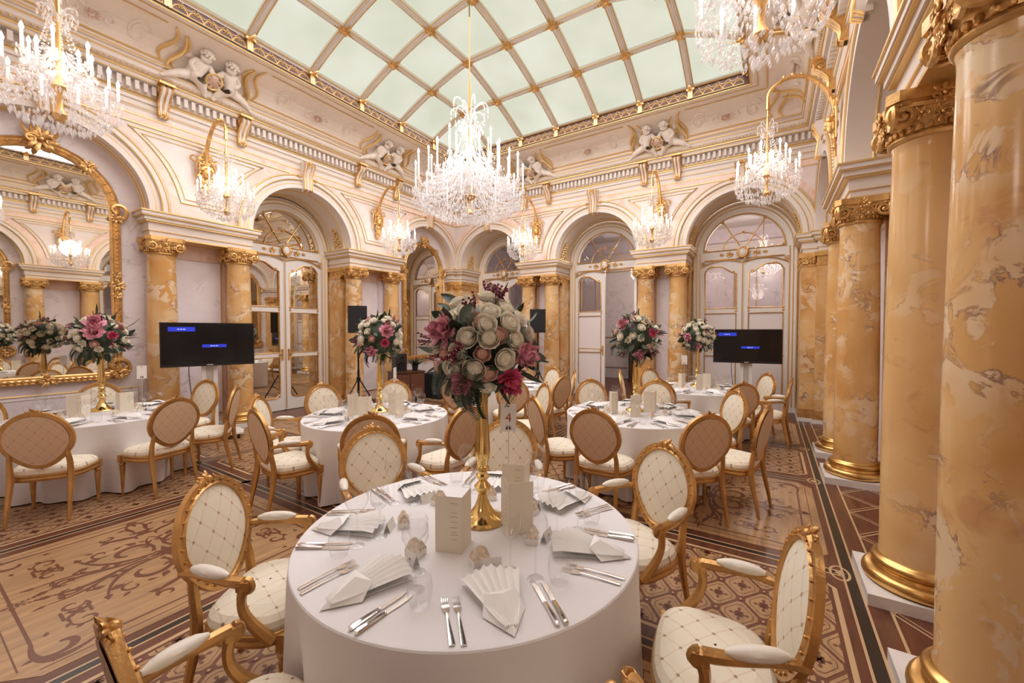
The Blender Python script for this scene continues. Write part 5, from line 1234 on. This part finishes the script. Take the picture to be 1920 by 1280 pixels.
RW = [mk_rose(ROSEW, 'ivory_rose', .043, 1), mk_rose(ROSEW, 'ivory_rose', .038, 2)]; RP = mk_rose(ROSEP, 'blush_rose', .038, 3); PN = mk_peony(PEON, 'pink_peony', .068, 4); PM = mk_peony(PEOD, 'magenta_peony', .062, 5); PWm = mk_peony(ROSEW, 'ivory_peony', .052, 6)
LF = [mk_leaf(LEAFD, 'leaf', .11, .03), mk_leaf(LEAFG, 'leaf', .09, .026), mk_leaf(LEAFD, 'leaf', .16, .012)]; FN = [mk_fern(.20), mk_fern(.26)]; SP = mk_sprig()
CORE = MB(); CORE.ell((0, 0, 0), (.19, .19, .19), 12, 8); CORE = CORE.mesh('moss_core', [LEAFD])
def orient(o, d, spin=0):
    o.rotation_mode = 'QUATERNION'; from_ = V((0, 0, 1)); o.rotation_quaternion = V(d).to_track_quat('Z', 'Y') @ MX.Rotation(spin, 4, 'Z').to_quaternion()
def bouquet(label, loc, seed, rad=.25, fixed=(), nrose=44, fern=16, avoid=None):
    t = thing('flower_bouquet', label, 'bouquet', loc, 0, 'tall flower arrangements'); rd = random.Random(seed)
    obj('moss_core', CORE, t).scale = (rad / .25,) * 3
    used = []
    def add(me, name, d, rr, s_=1.0, spin=None):
        d = V(d).normalized(); o = obj(name, me, t, d * rr); orient(o, d, rd.uniform(0, 6.28) if spin is None else spin); o.scale = (s_,) * 3; return o
    for d, kind, s_ in fixed:
        me, nm = {'p': (PN, 'pink_peony'), 'm': (PM, 'magenta_peony'), 'w': (RW[0], 'ivory_rose'), 'b': (RP, 'blush_rose'), 'y': (PWm, 'ivory_peony')}[kind]
        add(me, nm, d, rad * .80, s_); used.append((V(d).normalized(), .42 if kind in 'pm' else .30))
    N = 130
    for k in range(N):               # spread over the ball
        z = 1 - 2 * (k + .5) / N; a = k * 2.39996; q = math.sqrt(1 - z * z); d = V((q * cos(a), q * sin(a), z)) + V((rd.uniform(-.06, .06), rd.uniform(-.06, .06), rd.uniform(-.06, .06))); d.normalize()
        if d.z < -.72 or any(d.angle(u) < w_ + .12 for u, w_ in used): continue
        x = rd.random()
        if x < .74: add(RW[k % 2], 'ivory_rose', d, rad * rd.uniform(.80, .90), rd.uniform(.85, 1.1)); used.append((d, .19))
        elif x < .88: add(RP, 'blush_rose', d, rad * .84, rd.uniform(.85, 1.05)); used.append((d, .19))
        else: add(PWm, 'ivory_peony', d, rad * .80, .85); used.append((d, .22))
    for k in range(80):
        d = V((rd.gauss(0, 1), rd.gauss(0, 1), rd.gauss(-.1, .9))); d.normalize(); c = rd.choice((0, 0, 1, 1, 2))
        o = add(LF[c], 'leaf', d, rad * rd.uniform(.72, .92), rd.uniform(.7, 1.2)); e = d + V((rd.uniform(-.7, .7), rd.uniform(-.7, .7), rd.uniform(-.7, .5))); orient(o, e, rd.uniform(0, 6.28))
    for k in range(fern):
        a = rd.uniform(0, 6.28); z = rd.uniform(-1.3, -.25); d = V((cos(a), sin(a), z))
        if avoid is not None and -.05 < d.dot(avoid) < .75: continue
        o = add(FN[k % 2], 'fern_frond', d, rad * .72, rd.uniform(.6, .9)); orient(o, d + V((0, 0, -.1)), rd.uniform(-.6, .6))
    for k in range(8): d = V((rd.gauss(0, 1), rd.gauss(0, 1), rd.gauss(.2, .8))); add(SP, 'berry_sprig', d, rad * .85, 1.0)
    return t
def view_dir(tc, px, pz):
    """direction on the ball: px to the viewer's right, pz up, in units of the radius"""
    f = V((-tc[0], -tc[1], 0)).normalized(); r_ = V((-f.y, f.x, 0)); q = max(0, 1 - px * px - pz * pz) ** .5
    return r_ * px + V((0, 0, pz)) + f * q
VS = make_vase(); tag(VS, 'tall polished brass vase in the middle of the front table', 'vase', 'tall brass vases'); VS.location = (-1.235, 1.665, TOPZ)
vc = [VS.location.copy(), V((-3.97, 3.28, TOPZ)), V((-1.38, 4.97, TOPZ)), V((-6.86, 1.50, TOPZ)), V((-1.08, 7.75, TOPZ))]
vl = ['', 'tall brass vase on the middle-left table', 'tall brass vase on the middle-right table', 'tall brass vase on the leftmost table', 'tall brass vase on the far right table']
for c, lb in zip(vc[1:], vl[1:]): dup(VS, c, 0, lb)
bl = ['big round bouquet of ivory roses and pink peonies on the front vase', 'white and pink bouquet on the middle-left table beside the speaker', 'ivory and pink bouquet before the half-open glazed door', 'bouquet with two pink peonies in front of the huge mirror', 'small white and pink bouquet left of the right television']
fx = [[((-.70, .28), 'p', 1.15), ((-.35, -.62), 'p', 1.0), ((.50, -.62), 'm', 1.15), ((.80, -.15), 'p', 1.0), ((-.86, .0), 'y', .8), ((-.85, -.42), 'b', 1.1), ((.12, -.50), 'b', 1.0), ((-.55, -.42), 'w', 1.1), ((-.15, -.40), 'w', 1.1), ((-.30, .72), 'w', 1.1), ((.15, .68), 'w', 1.0), ((.05, .42), 'w', 1.1), ((.12, .18), 'w', 1.05), ((-.28, .18), 'w', 1.0), ((.52, .46), 'w', 1.1), ((.75, .55), 'w', 1.0), ((.32, .22), 'b', .95), ((-.12, .50), 'b', 1.0), ((.62, .14), 'w', 1.0), ((-.45, -.10), 'w', 1.0), ((.42, -.22), 'w', 1.05), ((.0, -.12), 'b', .9), ((.10, -.80), 'w', .9), ((-.62, .55), 'w', .95), ((.50, .75), 'w', .9), ((-.72, -.15), 'b', .9)],
      [((.30, .30), 'p', 1.2), ((-.35, -.60), 'p', 1.0), ((.25, -.25), 'm', .9)], [((-.55, .60), 'p', 1.1), ((.75, .25), 'm', 1.0), ((.15, -.75), 'p', 1.1)], [((-.15, .62), 'p', 1.5), ((-.2, .25), 'p', 1.4), ((.42, .1), 'm', .9)], [((-.6, -.1), 'p', 1.0), ((.0, -.7), 'p', 1.0)]]
for i, c in enumerate(vc):
    bouquet(bl[i], (c.x, c.y, 1.655 if i else 1.66), 11 + i, .26 if i else .265, [(view_dir(c, *d), k, s_) for d, k, s_ in fx[i]], fern=34 if i == 0 else 14, avoid=V((.80, .60, 0)) if i == 0 else None)
# ================================================================ TELEVISIONS, SPEAKERS, SIDE FURNITURE
def make_tv(label, loc, rz, w_, zc):
    t = thing('television', label, 'television', loc, rz, 'televisions on trolley stands'); h = w_ * .565; f = -.04
    m = MB(); m.box((-w_ / 2, -.03, zc - h / 2), (w_ / 2, .03, zc + h / 2)); m.box((-w_ * .3, .03, zc - h * .3), (w_ * .3, .07, zc + h * .3)); m.build('housing', [BLK], t, False)
    m = MB(); m.box((-w_ / 2 + .018, -.034, zc - h / 2 + .04), (w_ / 2 - .018, -.03, zc + h / 2 - .018)); sc_ = m.build('screen', [SCREEN], t, False)
    for x0, x1, z0, z1 in ((-.42, -.15, .30, .40), (-.08, .18, -.07, 0.0)):
        m = MB(); m.box((x0 * w_, -.0365, zc + z0 * h), (x1 * w_, -.0345, zc + z1 * h)); m.build('blue_bar', [BLUE], sc_, False)
        m = MB()
        for k in range(3): m.box(((x0 + x1) / 2 * w_ + (k - 1.5) * .035, -.0375, zc + (z0 + z1) / 2 * h - .008), ((x0 + x1) / 2 * w_ + (k - 1.5) * .035 + .025, -.0367, zc + (z0 + z1) / 2 * h + .008)); 
        m.build('bar_text', [WHT], sc_, False)
    m = MB(); m.box((-.04, -.0365, zc - h / 2 + .012), (.04, -.031, zc - h / 2 + .026)); m.build('maker_mark', [GREYM], t, False)
    for sx in (-1, 1):
        m = MB(); m.box((sx * .075 - .028, .05, .09), (sx * .075 + .028, .10, zc)); m.build('post', [WHITEP], t, False)
    m = MB(); m.box((-.05, .062, .09), (.05, .09, zc)); m.build('cable_channel', [GREYM], t, False)
    m = MB(); m.prism([(-.40, -.22), (.40, -.22), (.44, .0), (.40, .28), (-.40, .28), (-.44, 0)], .075, .10); m.build('base', [WHITEP], t, False)
    for sx, sy in ((-1, -1), (1, -1), (-1, 1), (1, 1)):
        m = MB(); m.T = MX.Translation((sx * .34, sy * .2 + .03, .036)) @ MX.Rotation(pi / 2, 4, 'Y'); m.lathe([(.0, -.014), (.036, -.014), (.036, .014), (0, .014)], 14); m.T = MX.Identity(4); m.box((sx * .34 - .02, sy * .2 + .02, .05), (sx * .34 + .02, sy * .2 + .04, .08)); m.build('castor', [BLKM], t)
    m = MB(); m.tube(bez((-.25, .06, zc - h * .4), (-.30, .12, zc - h * .8), (-.15, .14, .5), (-.25, .15, .12), 12), .006, 5); m.build('cable', [BLK], t)
    return t
make_tv('black television on white trolley stand beside the mirrored door', (-7.50, 2.885, .002), R(74), 1.20, 1.52)
make_tv('black television on stand in front of the closed right glazed door', (-.40, 9.25, .002), R(6), 1.18, 1.43)
def make_stand():
    t = root('speaker_stand')
    m = MB(); m.tube([(0, 0, .25), (0, 0, 1.70)], .018, 8); m.tube([(0, 0, .1), (0, 0, .9)], .024, 8); m.build('pole', [BLKM], t)
    m = MB(); m.lathe([(.03, .66), (.045, .67), (.045, .73), (.03, .74)], 10); m.build('collar', [BLKM], t)
    for k in range(3):
        a = 2 * pi * k / 3 + .5; m = MB(); m.tube([(.03 * cos(a), .03 * sin(a), .68), (.46 * cos(a), .46 * sin(a), .02)], .014, 6); m.ell((.46 * cos(a), .46 * sin(a), .02), .02, 7, 5); m.build('leg', [BLKM], t)
        m = MB(); m.tube([(.02 * cos(a), .02 * sin(a), .2), (.24 * cos(a), .24 * sin(a), .35)], .009, 5); m.build('brace', [BLKM], t)
    return t
def make_speaker():
    t = root('loudspeaker'); m = MB(); m.prism([(-.19, -.16), (.19, -.16), (.15, .17), (-.15, .17)], 1.69, 2.26); m.build('cabinet', [BLK], t, False)
    m = MB(); m.box((-.175, -.168, 1.705), (.175, -.16, 2.245)); m.build('grille', [simple('speaker_grille', (.008, .008, .009), .7)], t, False)
    m = MB(); m.tube([(0, -.03, 2.255), (0, -.03, 2.28), (0, .09, 2.28), (0, .09, 2.255)], .012, 6); m.build('handle', [BLK], t); return t
ss = make_stand(); tag(ss, 'black tripod speaker stand between mirrored door and corner mirror', 'speaker stand', 'tripod speaker stands'); ss.location = (-7.45, 5.60, .002)
sp = make_speaker(); tag(sp, 'black loudspeaker on a tripod left of the white and pink bouquet', 'speaker', 'loudspeakers on tripods'); sp.location = (-7.45, 5.60, .0); sp.rotation_euler[2] = R(50)
dup(ss, (-4.86, 8.85, .002), .4, 'black tripod speaker stand right of the big bouquet'); dup(sp, (-4.86, 8.85, .0), R(28), 'black loudspeaker right of the big bouquet, before the columns')
# side cabinet with monitor and plant beside the left speaker
t = thing('side_cabinet', 'dark wooden side cabinet behind the vase of the middle-left table', 'cabinet', (-7.55, 7.05, .002), R(70))
m = MB(); m.box((-.38, -.22, .08), (.38, .22, .72)); m.build('body', [WOODD], t, False); m = MB(); m.box((-.40, -.24, .72), (.40, .24, .75)); m.build('cabinet_top', [WOODD], t, False)
for sx in (-1, 1):
    m = MB(); m.box((sx * .19 - .17, -.235, .12), (sx * .19 + .17, -.22, .68)); d = m.build('cabinet_door', [simple('dark_veneer', (.13, .05, .03), .35) if 'dark_veneer' not in MT else MT['dark_veneer']], t, False); k = MB(); k.ell((sx * .05, -.245, .42), .014, 7, 5); k.build('knob', [GOLD], d)
    for sy in (-1, 1): m = MB(); m.lathe([(.02, 0), (.028, .08)], 8); m.T = MX.Identity(4); m.build('foot', [WOODD], t, loc=(sx * .33, sy * .17, 0))
t = thing('monitor_speaker', 'black box speaker standing on the dark side cabinet', 'speaker', (-7.66, 6.93, .752), R(70)); m = MB(); m.box((-.14, -.13, 0), (.14, .13, .42)); m.build('cabinet', [BLK], t, False)
for z, r in ((.14, .09), (.32, .04)):
    m = MB(); m.T = MX.Translation((0, -.13, z)) @ MX.Rotation(pi / 2, 4, 'X'); m.lathe([(r, 0), (r * .95, .012), (r * .75, .004), (r * .3, .008), (0, .01)], 16); m.build('driver', [BLKM], t)
t = thing('potted_plant', 'dark leafy plant on the side cabinet', 'plant', (-7.42, 7.22, .752)); m = MB(); m.lathe([(.0, 0), (.06, 0), (.08, .12), (.07, .12), (.065, .10), (0, .1)], 14); m.build('pot', [BLK], t)
rd = random.Random(3)
for k in range(34):
    o = obj('leaf', LF[2 if k % 3 else 0], t, (0, 0, .1)); orient(o, (rd.gauss(0, .8), rd.gauss(0, .8), 1.0), rd.uniform(0, 6)); o.scale = (1.5,) * 3
# black draped console under the corner mirror
t = thing('draped_table', 'low table under a black cloth below the tall corner mirror', 'table', (-7.35, 8.25, .002), R(90)); m = MB(); m.box((-.55, -.28, .60), (.55, .28, .63)); m.build('table_top', [WOODD], t, False)
m = MB(); n = 80
def dp(a, s_):
    c, q = cos(a), sin(a); k = 1 / max(abs(c) / .58, abs(q) / .31); f = 1 + .05 * s_ * sin(14 * a) + .04 * s_ * sin(9 * a + 1); return (c * k * f, q * k * f, .635 - s_ * .62)
AA = [2 * pi * k / n for k in range(n + 1)]; rr = [[(0, 0, .637)] * (n + 1)] + [[dp(a, s_) for a in AA] for s_ in (0, .15, .4, .7, 1)]
for p, q in zip(rr, rr[1:]): m.strip(p, q)
m.build('black_cloth', [simple('black_fabric', (.012, .012, .013), .8)], t, True, 80)
for sx in (-1, 1):
    for sy in (-1, 1): m = MB(); m.box((sx * .5 - .02, sy * .23 - .02, 0), (sx * .5 + .02, sy * .23 + .02, .6)); m.build('leg', [WOODD], t, False)
# dark cupboard seen through the half-open door
t = thing('cupboard', 'dark wooden cupboard beyond the half-open door', 'cabinet', (-3.2, 14.2, 0)); m = MB(); m.box((-.9, -.3, .1), (.9, .3, 1.75)); m.build('body', [WOODD], t, False)
for sx in (-1, 1):
    for z0, z1 in ((.18, .85), (.95, 1.65)):
        m = MB(); m.box((sx * .44 - .40, -.325, z0), (sx * .44 + .40, -.3, z1)); d = m.build('cupboard_door', [MT['dark_veneer']], t, False); k = MB(); k.ell((sx * .08, -.34, (z0 + z1) / 2), .018, 7, 5); k.build('knob', [GOLD], d)
m = MB(); m.box((-.95, -.34, 1.75), (.95, .32, 1.80)); m.build('cornice', [WOODD], t, False); m = MB(); m.box((-.92, -.31, 0), (.92, .31, .1)); m.build('plinth', [WOODD], t, False)
